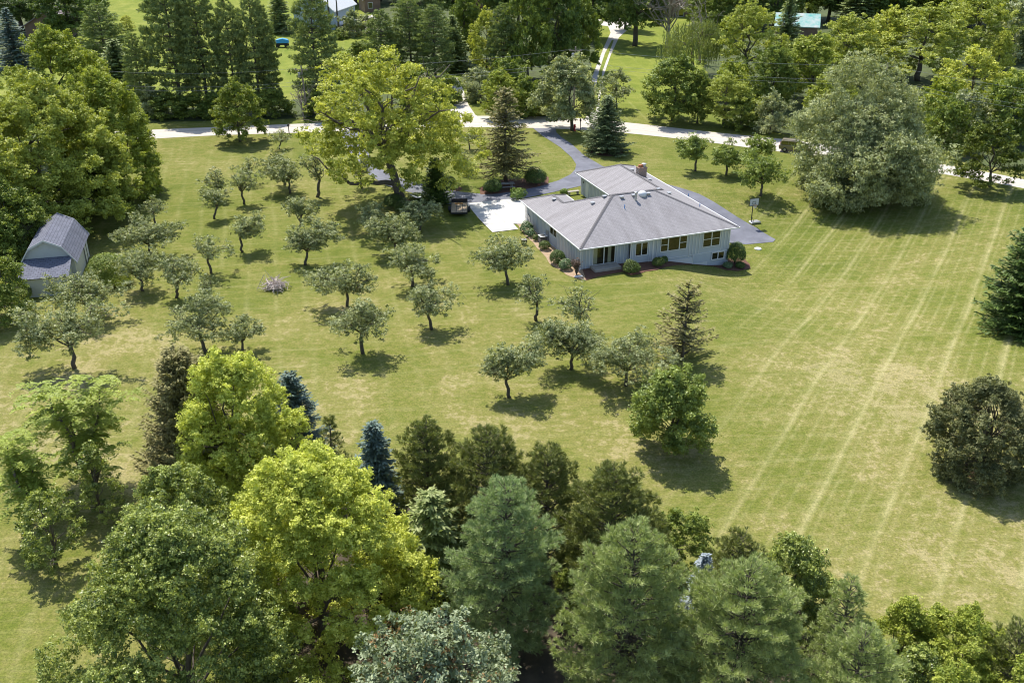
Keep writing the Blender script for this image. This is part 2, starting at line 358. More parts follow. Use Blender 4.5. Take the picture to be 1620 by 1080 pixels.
# ------------------------------------------------------------------ mesh builder
class MB:
    def __init__(s): s.v, s.f = [], []
    def add(s, vs, fs):
        o = len(s.v); s.v += [tuple(map(float, p)) for p in vs]; s.f += [tuple(i+o for i in f) for f in fs]; return s
    def box(s, x0, x1, y0, y1, z0, z1):
        return s.add([(x0,y0,z0),(x1,y0,z0),(x1,y1,z0),(x0,y1,z0),(x0,y0,z1),(x1,y0,z1),(x1,y1,z1),(x0,y1,z1)],
            [(0,3,2,1),(4,5,6,7),(0,1,5,4),(1,2,6,5),(2,3,7,6),(3,0,4,7)])
    def tube(s, pts, rad, n=8, cap=True):
        pts = [Vector(p) for p in pts]
        if not hasattr(rad, '__len__'): rad = [rad]*len(pts)
        o = len(s.v); u = None
        for i, p in enumerate(pts):
            d = (pts[min(i+1, len(pts)-1)]-pts[max(i-1, 0)]); d = d.normalized() if d.length > 1e-6 else Vector((0,0,1))
            if u is None: u = d.orthogonal().normalized()
            else:
                u = u - d*u.dot(d); u = u.normalized() if u.length > 1e-5 else d.orthogonal().normalized()
            w = d.cross(u)
            for k in range(n):
                a = 2*math.pi*k/n; q = p + (u*math.cos(a)+w*math.sin(a))*rad[i]; s.v.append(tuple(q))
        for i in range(len(pts)-1):
            for k in range(n):
                a, b = o+i*n+k, o+i*n+(k+1) % n; s.f.append((a, b, b+n, a+n))
        if cap: s.f.append(tuple(o+k for k in range(n))[::-1]); e = o+(len(pts)-1)*n; s.f.append(tuple(e+k for k in range(n)))
        return s
    def prism(s, poly, y0, y1):                      # polygon in x, z pulled along y
        n = len(poly)
        s.add([(x, y0, z) for x, z in poly]+[(x, y1, z) for x, z in poly],
            [tuple(range(n)), tuple(range(2*n-1, n-1, -1))]+[(i, n+i, n+(i+1) % n, (i+1) % n) for i in range(n)])
        return s
    def lathe(s, prof, n=16, c=(0,0,0)):
        o = len(s.v)
        for r, z in prof:
            for k in range(n):
                a = 2*math.pi*k/n; s.v.append((c[0]+r*math.cos(a), c[1]+r*math.sin(a), c[2]+z))
        for i in range(len(prof)-1):
            for k in range(n):
                a, b = o+i*n+k, o+i*n+(k+1) % n; s.f.append((a, b, b+n, a+n))
        s.f.append(tuple(o+k for k in range(n))[::-1]); e = o+(len(prof)-1)*n; s.f.append(tuple(e+k for k in range(n)))
        return s
    def wheel(s, x, y, z, r, w, n=16):               # axle along y
        o = len(s.v)
        for yy, rr in ((y-w/2, r*.85), (y-w/2+.03, r), (y+w/2-.03, r), (y+w/2, r*.85)):
            for k in range(n):
                a = 2*math.pi*k/n; s.v.append((x+rr*math.cos(a), yy, z+rr*math.sin(a)))
        for i in range(3):
            for k in range(n):
                a, b = o+i*n+k, o+i*n+(k+1) % n; s.f.append((a, b, b+n, a+n))
        s.f.append(tuple(o+k for k in range(n))[::-1]); s.f.append(tuple(o+3*n+k for k in range(n)))
        return s
    def build(s, name, mat, parent=None, smooth=False, bevel=0.):
        me = bpy.data.meshes.new(name); me.from_pydata(s.v, [], s.f); me.update()
        if bevel:
            bm = bmesh.new(); bm.from_mesh(me); bmesh.ops.remove_doubles(bm, verts=bm.verts, dist=1e-5)
            bmesh.ops.bevel(bm, geom=[e for e in bm.edges if len(e.link_faces) == 2 and e.calc_face_angle(0) > .6], offset=bevel, segments=1, affect='EDGES')
            bmesh.ops.recalc_face_normals(bm, faces=bm.faces); bm.to_mesh(me); bm.free()
        else:
            bm = bmesh.new(); bm.from_mesh(me); bmesh.ops.recalc_face_normals(bm, faces=bm.faces); bm.to_mesh(me); bm.free()
        if smooth: me.shade_smooth()
        return link(name, me, mat, parent)

# ------------------------------------------------------------------ ground, roads and beds
def axis(lo, hi, a, b, fine, coarse):
    v = [lo]
    while v[-1] < hi:
        x = v[-1]; st = fine if a <= x < b else coarse
        if x < a: st = min(coarse*(1+max(0, (a-x)/120)), max(a-x, fine))
        elif x >= b: st = coarse*(1+(x-b)/60)
        v.append(min(x+st, hi))
    return np.array(v)
xs = axis(-1500, 1500, -20, 70, 1., 6.); ys = axis(-300, 2500, 55, 135, 1., 6.)
XX, YY = np.meshgrid(xs, ys, indexing='ij'); ZZ = zt(XX, YY)
nx, ny = len(xs), len(ys)
gv = np.stack([XX, YY, ZZ], -1).reshape(-1, 3)
ii, jj = np.meshgrid(np.arange(nx-1), np.arange(ny-1), indexing='ij'); q = (ii*ny+jj).ravel()
gf = np.stack([q, q+ny, q+ny+1, q+1], -1)
gm = bpy.data.meshes.new('lawn'); gm.from_pydata(gv.tolist(), [], gf.tolist()); gm.shade_smooth()
tag(link('lawn', gm, M['lawn']), kind='structure')

def smooth_loop(pts, closed=True, it=2):
    for _ in range(it):
        q = []
        n = len(pts)
        for i in range(n if closed else n-1):
            a, b = pts[i], pts[(i+1) % n]
            q += [(a[0]*.75+b[0]*.25, a[1]*.75+b[1]*.25), (a[0]*.25+b[0]*.75, a[1]*.25+b[1]*.75)]
        if not closed: q = [pts[0]]+q+[pts[-1]]
        pts = q
    return pts
def sheet(name, mat, poly, dz, step=1.2, kind='structure', rough_edge=0., thick=0.):
    rnd = random.Random(hash(name) % 1000 if False else len(poly))
    P = []
    n = len(poly)
    for i in range(n):
        a, b = poly[i], poly[(i+1) % n]; L = math.dist(a, b); k = max(1, int(L/step))
        for j in range(k):
            t = j/k; x, y = a[0]+(b[0]-a[0])*t, a[1]+(b[1]-a[1])*t
            if rough_edge: x += rnd.uniform(-1, 1)*rough_edge; y += rnd.uniform(-1, 1)*rough_edge
            P.append((x, y))
    nb = len(P); edges = [(i, (i+1) % nb) for i in range(nb)]
    x0, x1 = min(p[0] for p in P), max(p[0] for p in P); y0, y1 = min(p[1] for p in P), max(p[1] for p in P)
    inner = []
    st = max(step, math.sqrt((x1-x0)*(y1-y0)/6000))
    x = x0
    while x < x1:
        y = y0
        while y < y1: inner.append((x+rnd.uniform(-.1, .1), y+rnd.uniform(-.1, .1))); y += st
        x += st
    vs, es, fs, *_ = geometry.delaunay_2d_cdt([Vector(p) for p in P+inner], edges, [], 1, 1e-4)
    v3 = [(v.x, v.y, float(zt(v.x, v.y))+dz) for v in vs]
    me = bpy.data.meshes.new(name); me.from_pydata(v3, [], [tuple(f) for f in fs])
    uv = me.uv_layers.new(name='UVMap')
    for l in me.loops: uv.data[l.index].uv = v3[l.vertex_index][:2]
    bm = bmesh.new(); bm.from_mesh(me)
    used = [v for v in bm.verts if not v.link_faces]; bmesh.ops.delete(bm, geom=used, context='VERTS')
    bmesh.ops.recalc_face_normals(bm, faces=bm.faces)
    if sum(f.normal.z for f in bm.faces) < 0: bmesh.ops.reverse_faces(bm, faces=bm.faces)
    bm.to_mesh(me); bm.free()
    o = link(name, me, mat)
    return tag(o, kind=kind) if kind else o
def px(pts): return [at(*p)[:2] for p in pts]
def strip(name, mat, up, lo, dz, kind='structure'):
    n = 90
    def resample(pl):
        d = [0]
        for a, b in zip(pl, pl[1:]): d.append(d[-1]+math.dist(a, b))
        return [(np.interp(t, d, [p[0] for p in pl]), np.interp(t, d, [p[1] for p in pl])) for t in np.linspace(0, d[-1], n)], d[-1]
    U, L1 = resample(smooth_loop(up, False)); L, _ = resample(smooth_loop(lo, False))
    vs, fs, uvs = [], [], []
    for i in range(n):
        for j in range(5):
            t = j/4; x = U[i][0]*(1-t)+L[i][0]*t; y = U[i][1]*(1-t)+L[i][1]*t
            vs.append((x, y, float(zt(x, y))+dz)); uvs.append((i/(n-1)*L1, t*6))
    for i in range(n-1):
        for j in range(4): a = i*5+j; fs.append((a, a+1, a+6, a+5))
    me = bpy.data.meshes.new(name); me.from_pydata(vs, [], fs)
    uv = me.uv_layers.new(name='UVMap')
    for l in me.loops: uv.data[l.index].uv = uvs[l.vertex_index]
    bm = bmesh.new(); bm.from_mesh(me); bmesh.ops.recalc_face_normals(bm, faces=bm.faces)
    if sum(f.normal.z for f in bm.faces) < 0: bmesh.ops.reverse_faces(bm, faces=bm.faces)
    bm.to_mesh(me); bm.free()
    return tag(link(name, me, mat), kind=kind)
up = [(-500,248),(-100,224),(205,207),(300,203),(480,196),(640,188),(740,183.5),(810,183.5),(890,185.5),(985,193),(1080,204),(1160,213),(1240,220),(1320,230),(1400,243),(1480,258),(1620,283),(1900,345),(2300,430)]
lo = [(-500,268),(-100,241),(205,222),(330,214.5),(480,210),(640,205),(740,201),(822,202),(890,204),(980,209.5),(1050,217),(1124,225.5),(1230,240),(1320,250),(1400,261),(1480,273.5),(1620,297),(1900,360),(2300,450)]
road = strip('road', M['road'], px(up), px(lo), .02)
drive_px = [(843,203),(858,215),(886,233),(904,249),(911.5,260),(910,268),(903,276),(883,286),(855,294),(828,300),(807,303.5),(762,307),(735,304.5),(709,301),(690,296),(650,287),(622,279),(602,267),(587,250),(577,230),(573,204),(538,207),(545,230),(560,252),(578,273),(593,282),(607,292),(629,300),(651,305),(673,314),(690,320),(711,324),(738,323),(804,317),(830,314),(872,305),(921,294)]
garage = [loc2w(11.6, 24.6), loc2w(18.4, 24.6), loc2w(18.4, 1.4)]
drive_px2 = [(1153,384),(1180,387),(1223,383),(1227,379),(1197,361),(1167,344),(1133,322),(1105.6,307),(1078,298),(1053,291),(1020,283),(985,274),(953,263),(924,246),(904,228),(889,218),(880,210),(879,203)]
asph = sheet('driveway', M['asphalt'], px(drive_px)+garage+px(drive_px2), .035, 1.)
patio_px = [(738,322.5),(804,315.5),(829,318)]
patio = sheet('patio', M['concrete'], px(patio_px)+[loc2w(3, 16), loc2w(1, 12.6)]+px([(836,355),(812,354.5),(820,363),(779,368),(759,348)]), .06, 1.)
sheet('gravel_drive', M['gravel'], px([(917,205),(929,182),(936,124),(945,101),(955.5,75),(966,52),(962,42),(930,38),(932,30),(968,33),(976,25),(990,25),(992,32),(1000,40),(990,50),(979,60),(966,88),(956,117),(951,145),(948,166),(949,190),(953,206)]), .03, 1.5)
sheet('grass_strip', M['lawn'], px([(938,178),(942,140),(948,112),(957,85),(968,64),(971,64),(963,86),(953.5,112),(949,138),(942.5,178)]), .05, 1.5)
sheet('side_drive', M['gravel'], px([(703,190),(712,175),(721,162),(722,150),(712,134),(717,124),(724,124),(734,145),(741,166),(752,182),(764,190)]), .03, 1.2)
sheet('farm_track', M['gravel'], px([(520,46),(545,47),(590,56),(640,70),(655,66),(600,48),(560,36),(600,30),(590,24),(535,34)]), .03, 2.)
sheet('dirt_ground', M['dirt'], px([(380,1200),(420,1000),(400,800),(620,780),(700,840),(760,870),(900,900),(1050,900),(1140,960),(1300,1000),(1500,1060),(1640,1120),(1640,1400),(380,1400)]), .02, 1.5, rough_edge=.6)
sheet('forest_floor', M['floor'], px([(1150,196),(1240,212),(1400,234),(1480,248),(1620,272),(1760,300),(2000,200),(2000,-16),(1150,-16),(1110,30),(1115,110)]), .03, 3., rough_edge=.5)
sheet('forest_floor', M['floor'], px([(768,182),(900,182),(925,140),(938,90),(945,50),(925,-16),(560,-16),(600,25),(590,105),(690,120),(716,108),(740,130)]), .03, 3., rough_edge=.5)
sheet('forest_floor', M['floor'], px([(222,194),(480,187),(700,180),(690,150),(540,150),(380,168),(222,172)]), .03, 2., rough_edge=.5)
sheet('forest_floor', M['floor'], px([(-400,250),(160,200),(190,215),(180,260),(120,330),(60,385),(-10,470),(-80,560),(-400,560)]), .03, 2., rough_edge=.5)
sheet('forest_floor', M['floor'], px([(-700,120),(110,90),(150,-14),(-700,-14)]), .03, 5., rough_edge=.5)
wall_line = [loc2w(.9, 1.2), loc2w(.9, 16)]
sheet('mulch_bed', M['mulchpale'], px([(817,354),(828,369),(846,388),(862,404),(869,417),(884,427),(897,435),(914,441),(927,444)])+[loc2w(1, 1.2), loc2w(.9, 16)], .03, .7, rough_edge=.08)
front = px([(927,444),(945,438),(985,430),(996,436),(1010,435),(1022,430),(1040,427),(1062,421),(1100,419),(1130,422),(1150,428),(1168,429),(1188,425),(1186,418),(1176,408)])
sheet('mulch_front', M['mulch'], front+[loc2w(18.4, 2.5), loc2w(1.2, 2.2)], .045, .7, rough_edge=.06)
def disc(name, p, r, mat, dz=.03, ry=1.):
    c = at(*p); pts = []
    rr = random.Random(int(p[0]))
    for k in range(22):
        a = 2*math.pi*k/22; q = r*(1+rr.uniform(-.09, .09)); pts.append((c[0]+q*math.cos(a), c[1]+q*ry*math.sin(a)))
    return sheet(name, mat, pts, dz, .6)
disc('mulch_ring', (960,240), 2.6, M['mulch'])
sheet('mulch_island', M['mulch'], px([(760,308),(758,298),(775,290),(800,284),(840,282),(868,280),(868,292),(845,297),(815,303),(785,307)]), .045, .7, rough_edge=.08)
disc('mulch_patch', (716,299), 1.3, M['mulch'])
disc('mulch_base', (658,322), 2.4, M['mulch'], .03, .9)
disc('crabapple_mulch', (1537,745), .9, M['mulch'])

# ------------------------------------------------------------------ foliage engine
def mesh_np(name, V, k, tint, mat):
    n = len(V)//k
    me = bpy.data.meshes.new(name)
    me.vertices.add(n*k); me.vertices.foreach_set('co', np.ascontiguousarray(V, dtype=np.float32).ravel())
    me.loops.add(n*k); me.loops.foreach_set('vertex_index', np.arange(n*k, dtype=np.int32))
    me.polygons.add(n); me.polygons.foreach_set('loop_start', np.arange(0, n*k, k, dtype=np.int32))
    a = me.attributes.new('tint', 'FLOAT', 'FACE'); a.data.foreach_set('value', np.clip(tint, 0, 1).astype(np.float32))
    me.materials.append(mat); me.update(); me.validate()
    return me
def unit(v): return v/np.maximum(np.linalg.norm(v, axis=-1, keepdims=True), 1e-6)
def rdir(rg, n): return unit(rg.normal(size=(n, 3)))
def leafquads(rg, P, Nn, L, W, T=None):
    n = len(P)
    if T is None: T = rdir(rg, n)
    T = unit(T - Nn*np.sum(T*Nn, -1, keepdims=True)); B = np.cross(Nn, T)
    L = (L*rg.uniform(.7, 1.3, n))[:, None]; W = (W*rg.uniform(.7, 1.3, n))[:, None]
    V = np.stack([P-T*L*.5, P+B*W*.5, P+T*L*.5, P-B*W*.5], 1)
    return V.reshape(-1, 3)
class Tree:
    """collects leaf quads and limbs of one tree, then links it as an Empty with a trunk and a crown"""
    def __init__(s, seed): s.rg = np.random.default_rng(seed); s.V = []; s.t = []; s.mb = MB(); s.extra = []
    def leaves(s, P, Nn, L, W, tint, T=None):
        s.V.append(leafquads(s.rg, P, Nn, L, W, T)); s.t.append(tint)
    def cluster(s, c, rc, n, L, W, up=.5, sq=.75, tj=.22, base=None, shell=.35, droop=0.):
        rg = s.rg; m = max(3, n//13)                 # twig tips, each a tuft of a dozen leaves
        sd = rdir(rg, m); sc = sd*(.2+.85*rg.uniform(0, 1, (m, 1))**.6)*rc*np.array([1, 1, sq])
        sn = unit(sd*.55 + np.array([0, 0, up+.25]) + rg.normal(size=(m, 3))*.45)
        k = rg.integers(0, m, n); sg = min(L*.58, rc*.4)
        P = np.array(c) + sc[k] + rg.normal(size=(n, 3))*sg*np.array([1, 1, .6])
        Nn = unit(sn[k] + rg.normal(size=(n, 3))*.55)
        bt = rg.uniform(.3, .7) if base is None else base
        T = None
        if droop: T = rdir(rg, n)*.5 + np.array([0, 0, -droop])
        s.leaves(P, Nn, L, W, bt + rg.normal(size=m)[k]*.28 + rg.normal(size=n)*tj*.8, T)
    def limb(s, a, b, r0, r1, sag=.12, n=4, sides=6, wob=.05):
        a, b = Vector(a), Vector(b); L = (b-a).length; pts, rad = [], []
        for i in range(n+1):
            t = i/n; p = a.lerp(b, t); p.z += math.sin(t*math.pi)*sag*L
            if 0 < i < n: p += Vector(s.rg.normal(size=3))*wob*L
            pts.append(p); rad.append(r0*(1-t)+r1*t)
        s.mb.tube(pts, rad, sides); return pts
    def meshes(s, mat, bark):
        cm = mesh_np('crown', np.concatenate(s.V), 4, np.concatenate(s.t), mat) if s.V else None
        me = bpy.data.meshes.new('trunk'); me.from_pydata(s.mb.v, [], s.mb.f); me.materials.append(bark); me.shade_smooth()
        return me, cm
def envelope(rg, n, amp):
    D = rdir(rg, n); A = rg.uniform(.3, 1, n)*amp
    return lambda d: 1 - amp*.35 + np.sum(A*np.maximum(0, d@D.T)**9, -1)

def broad(seed, h, r, cb=.25, ncl=45, rcl=.30, leaf=.2, dens=1., mat='maple', bark='bark', amp=.3, off=0., trunk=None, shape=1.,
          flat=.75, limbs=14, tj=.22, up=.5, asp=.62, low=.55, lean=0., shell=.35, ry=1., forks=1, nl_cap=1600, droop=0., top=1., shoots=.5):
    t = Tree(seed); rg = t.rg
    z0, z1 = h*cb, h; cz = (z0+z1)/2; az = (z1-z0)/2
    env = envelope(rg, 16, amp*1.1)
    zn = (np.arange(ncl)+.5)/ncl; zn = zn[rg.permutation(ncl)]; zn = np.clip(zn+rg.normal(size=ncl)*.03, .01, .99)
    th = 2*math.pi*((np.arange(ncl)*.618034) % 1)+rg.normal(size=ncl)*.25
    bot = .25+.62*low
    p = np.minimum(1, bot+(1-bot)*zn/.36)*np.maximum(1-zn**2.3, 0)**.58*(1-(1-shape)*zn)
    d0 = np.stack([np.cos(th), np.sin(th), (zn-.5)*1.6], -1)
    sh = rg.choice([1., .9, .72, .35], ncl, p=[.44, .26, .18, .12]); E_ = env(unit(d0))
    C = np.stack([np.cos(th)*p*sh*E_*r, np.sin(th)*p*sh*E_*r*ry, (zn-.5)*2*az*(.9+.1*E_)], -1)
    C[:, :2] *= (1-rcl*.55); C[:, 2] *= (1-rcl*r/max(az, .1)*.45)
    C[:, 2] += cz; C[:, 0] += off
    tr = trunk or max(.06, h*.021)
    fork = Vector((off*.25+rg.normal()*.1, 0, z0+(z1-z0)*.12))
    t.limb((0, 0, -.05), fork, tr*1.25, tr*.8, 0, 4, 9, .012)
    topp = Vector((off*.8, 0, z0+(z1-z0)*.8)); mids = t.limb(fork, topp, tr*.75, tr*.12, 0, 5, 7, .03)
    order = rg.permutation(ncl)[:limbs]
    for i in order:
        c = C[i]; s_ = mids[int(rg.integers(0, 4))] if c[2] > cz else fork
        t.limb(s_, c, tr*.34, tr*.06, .08, 4, 5, .04)
    for i in rg.permutation(ncl)[:int(ncl*shoots)]:      # young shoots standing proud of the crown
        v = C[i]-np.array([off, 0, cz]); c = C[i]+unit(v*np.array([1, 1, .8])+np.array([0, 0, r*.25]))*r*rcl*rg.uniform(.75, 1.35)
        rc = r*rcl*rg.uniform(.28, .5); t.cluster(c, rc, int(min(nl_cap, dens*2.4*(4*math.pi*rc*rc)/(leaf*leaf*asp))), leaf, leaf*asp, up, 1.25, tj, base=rg.uniform(.55, .8))
    for i in range(ncl):
        rc = r*rcl*rg.uniform(.7, 1.35)
        n = int(min(nl_cap, dens*1.95*(4*math.pi*rc*rc*flat)/(leaf*leaf*asp)))
        t.cluster(C[i], rc, n, leaf, leaf*asp, up, flat, tj, shell=shell, droop=droop)
    return t.meshes(M[mat], M[bark])

def applet(seed, h, w, off=0., nl=8, lobes=False, dens=1., leaf=.19, mat='apple', lean=0., dead=0.):
    t = Tree(seed); rg = t.rg; r = w/2; ao = abs(off)
    fz = h*rg.uniform(.30, .38); tr = .04+.021*h
    fork = Vector((lean*fz, rg.normal()*.08, fz))
    t.limb((0, 0, -.05), fork, tr*1.2, tr*.85, 0, 4, 8, .04)
    for k in range(nl):
        a = 2*math.pi*(k+rg.uniform(-.3, .3))/nl
        if lobes: a = (k % 2)*math.pi + rg.normal()*.5
        e = rg.uniform(.6, .92) if k % 4 else rg.uniform(.3, .6)
        end = Vector((off+r*1.05*e*math.cos(a), r*.9*e*math.sin(a), h*rg.uniform(.42, .88)))
        if k == 0: end = Vector((off*.4, 0, h*.9))
        pts = t.limb(fork, end, tr*.5, tr*.12, .16, 5, 6, .06)
        L = (end-fork).length
        nc = max(5, int(L*3.2))
        for j in range(nc):
            u = .38+.66*(j+rg.uniform(0, 1))/nc
            i0 = min(4, int(min(u, .999)*5)); p = pts[i0].lerp(pts[i0+1], min(1., u*5-i0))
            c = p + Vector((rg.normal()*.17*r, rg.normal()*.17*r, rg.normal()*.13*h*.5+.05))
            c.z = max(c.z, h*.34)
            if rg.uniform() < .5: t.limb(p, c, tr*.13, tr*.05, 0, 2, 4, .03)
            rc = rg.uniform(.35, .75)*min(1.25, max(.8, r/2.1))
            n = int(dens*.62*(4*math.pi*rc*rc*.7)/(leaf*leaf*.6))
            t.cluster(c, rc, n, leaf, leaf*.6, .45, .7, .26, shell=.15)
    for k in range(int(3+dead*14)):
        a = rg.uniform(0, 2*math.pi); q = fork+Vector((math.cos(a)*r*.8+off*.6, math.sin(a)*r*.8, h*rg.uniform(.2, .55)))
        t.limb(fork, q, tr*.22, .012, .1, 4, 4, .07)
    return t.meshes(M[mat], M['barkd'])

def spruce(seed, h, r, mat='spruce', dens=1., lf=.34, cb=.04, droop=.25, step=.34, gap=0., power=.85, lift=0., bark='barkd', nb0=9):
    t = Tree(seed); rg = t.rg
    t.limb((0, 0, -.05), (0, 0, h*.98), h*.018+.05, .015, 0, 6, 8, .004)
    z = h*cb+.1
    P, Nn, T, tn = [], [], [], []
    while z < h*.985:
        u = max(0., (z/h-cb)/(1-cb)); L0 = r*(1-u)**power*(1+.12*math.sin(z*5)) + .12
        nb = max(4, int(nb0*(.5+.5*(1-u))))
        ph = rg.uniform(0, 6.28)
        for k in range(nb):
            if rg.uniform() < gap: continue
            a = ph+2*math.pi*k/nb+rg.normal()*.15; L = L0*rg.uniform(.72, 1.12)
            dr = np.array([math.cos(a), math.sin(a), 0.]); side = np.array([-dr[1], dr[0], 0.])
            ns = max(3, int(L/(lf*.30)*dens)); s_ = np.linspace(.12, 1, ns)
            zz = (lift*(1-u*.2))*L*s_ - droop*L*s_**1.4 + .18*L*s_**3 + (.5*u*u)*L*s_
            ax = np.stack([dr[0]*L*s_, dr[1]*L*s_, z+zz], -1)
            if k % 2 == 0: t.mb.tube([tuple(ax[0]*[0, 0, 1]), tuple(ax[ns//2]), tuple(ax[-1])], [.03+.01*L, .02, .008], 4)
            for sg in (-1, 1):
                wdt = (.16+.34*L*.35)*np.sin(np.clip(s_*2.6, 0, 2.2)).clip(.35)
                off_ = sg*wdt[:, None]*side*rg.uniform(.25, 1., (ns, 1))
                p = ax + off_ + rg.normal(size=(ns, 3))*.04
                p[:, 2] -= np.abs(wdt)*.25*rg.uniform(.2, 1, ns)
                P.append(p); Nn.append(unit(np.array([0, 0, 1.])+rg.normal(size=(ns, 3))*.35))
                T.append(unit(dr*.8+sg*side*.7+np.array([0, 0, -.35])+rg.normal(size=(ns, 3))*.2))
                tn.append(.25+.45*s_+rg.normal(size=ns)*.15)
            P.append(ax); Nn.append(unit(np.array([0, 0, 1.])+rg.normal(size=(ns, 3))*.5)); T.append(np.tile(dr, (ns, 1))); tn.append(.3+.5*s_+rg.normal(size=ns)*.12)
        z += step*(1-.45*u)*rg.uniform(.8, 1.2)
    P, Nn, T, tn = map(np.concatenate, (P, Nn, T, tn))
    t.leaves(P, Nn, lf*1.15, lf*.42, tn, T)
    return t.meshes(M[mat], M[bark])

def pine(seed, h, r, mat='wpine', tuft=.32, dens=1., cb=.12, shape='oval', bark='bark', nn=13, step=.55, up=.35, gap=.06, width=.105, nbr=7, trunk=None):
    """whorled branches whose twigs end in brushes of needles"""
    t = Tree(seed); rg = t.rg
    tr = trunk or h*.02+.04
    t.limb((0, 0, -.05), (0, 0, h*.97), tr, .02, 0, 6, 8, .006)
    cs, ds, tns = [], [], []
    z = h*cb
    while z < h*.97:
        u = max(0., (z/h-cb)/(1-cb))
        prof = (math.sin(min(1, u*1.25+.32)*math.pi/2)**.7)*(1-u**2.1)**.75 if shape == 'oval' else (1-u)**.8*(.75+.25*min(1, u*5))
        L0 = r*prof+.15; ph = rg.uniform(0, 6.28)
        for k in range(nbr):
            if rg.uniform() < gap: continue
            a = ph+2*math.pi*k/nbr+rg.normal()*.2; L = L0*rg.uniform(.7, 1.12)
            elev = up*(.3+u*1.4)+rg.normal()*.08
            dr = np.array([math.cos(a), math.sin(a), elev]); dr /= np.linalg.norm(dr); side = np.array([-math.sin(a), math.cos(a), 0])
            p0 = np.array([0, 0, z]); p1 = p0+dr*L; p1[2] += .06*L
            t.mb.tube([tuple(p0), tuple(p0+dr*L*.5+[0, 0, -.03*L]), tuple(p1)], [.02+.014*L, .02, .008], 4)
            n = max(4, int(dens*1.7*(L*3.2)*(1+L*.55)/(tuft/.32)**1.6))
            s_ = .25+.75*rg.uniform(0, 1, n)**.6; lat = rg.uniform(-1, 1, n)*(1.02-s_*.7)*L*.38; vz = rg.uniform(-.5, 1, n)*.11*L*(1.1-s_)
            c = p0+dr*L*s_[:, None]+side*lat[:, None]+np.array([0, 0, 1.])*vz[:, None]
            d = unit(dr*.9+side*(np.sign(lat)*.55)[:, None]+np.array([0, 0, .75])+rg.normal(size=(n, 3))*.25)
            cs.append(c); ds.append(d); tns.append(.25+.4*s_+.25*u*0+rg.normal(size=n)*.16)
        z += step*(1-.35*u)*rg.uniform(.85, 1.15)
    cs, ds, tns = map(np.concatenate, (cs, ds, tns))
    n = len(cs); D = np.repeat(ds, nn, 0); C = np.repeat(cs, nn, 0)
    T = unit(D*1.0+rg.normal(size=(n*nn, 3))*.55)
    L = tuft
    P = C+T*L*.45; Nn = unit(np.cross(T, rdir(rg, n*nn)))
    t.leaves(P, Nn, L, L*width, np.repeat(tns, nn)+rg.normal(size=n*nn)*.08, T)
    return t.meshes(M[mat], M[bark])

def weeping(seed, h, r, mat='weep'):
    t = Tree(seed); rg = t.rg
    t.limb((0, 0, 0), (0, 0, h*.5), h*.035, h*.02, 0, 4, 8, .02)
    P, Nn, T, tn = [], [], [], []
    for k in range(46):
        a = rg.uniform(0, 6.28); e = rg.uniform(.2, 1)**.6; end = np.array([math.cos(a)*r*e*.9, math.sin(a)*r*e*.9, h*(.97-.42*e*e)*rg.uniform(.86, 1)])
        if k % 3 == 0: t.limb((0, 0, h*.48), tuple(end), h*.012, .03, .15, 4, 5, .04)
        base = rg.uniform(.2, .8)
        for j in range(26):
            q = end+rg.normal(size=3)*[.8, .8, .5]; ln = rg.uniform(1.5, h*.35); m = int(ln/.28)
            s_ = np.arange(m)*.28
            P.append(q+np.stack([rg.normal(size=m)*.07, rg.normal(size=m)*.07, -s_], -1)); Nn.append(rdir(rg, m)*[1, 1, .4]); T.append(np.tile([0, 0, -1.], (m, 1))+rg.normal(size=(m, 3))*.25); tn.append(base+rg.normal(size=m)*.15)
    P, Nn, T, tn = map(np.concatenate, (P, Nn, T, tn))
    t.leaves(P, unit(Nn), .5, .15, tn, T)
    return t.meshes(M[mat], M['bark'])

def deadtree(seed, h, r, n=26, thick=1.):
    t = Tree(seed); rg = t.rg
    tp = t.limb((0, 0, 0), (rg.normal()*.3, 0, h*.55), h*.022*thick, h*.013*thick, 0, 5, 8, .02)
    for k in range(n):
        a = rg.uniform(0, 6.28); s_ = tp[int(rg.integers(2, 6))]; e = rg.uniform(.4, 1)
        q = Vector((math.cos(a)*r*e, math.sin(a)*r*e, h*rg.uniform(.5, 1)))
        pts = t.limb(s_, q, h*.008*thick, .03, .05, 5, 5, .05)
        for j in range(4):
            p = pts[int(rg.integers(2, 6))]; d = Vector(rg.normal(size=3))*r*.22; d.z = abs(d.z)
            t.limb(p, p+d, .035, .012, 0, 3, 4, .06)
    return t.meshes(M['apple'], M['deadwood'])

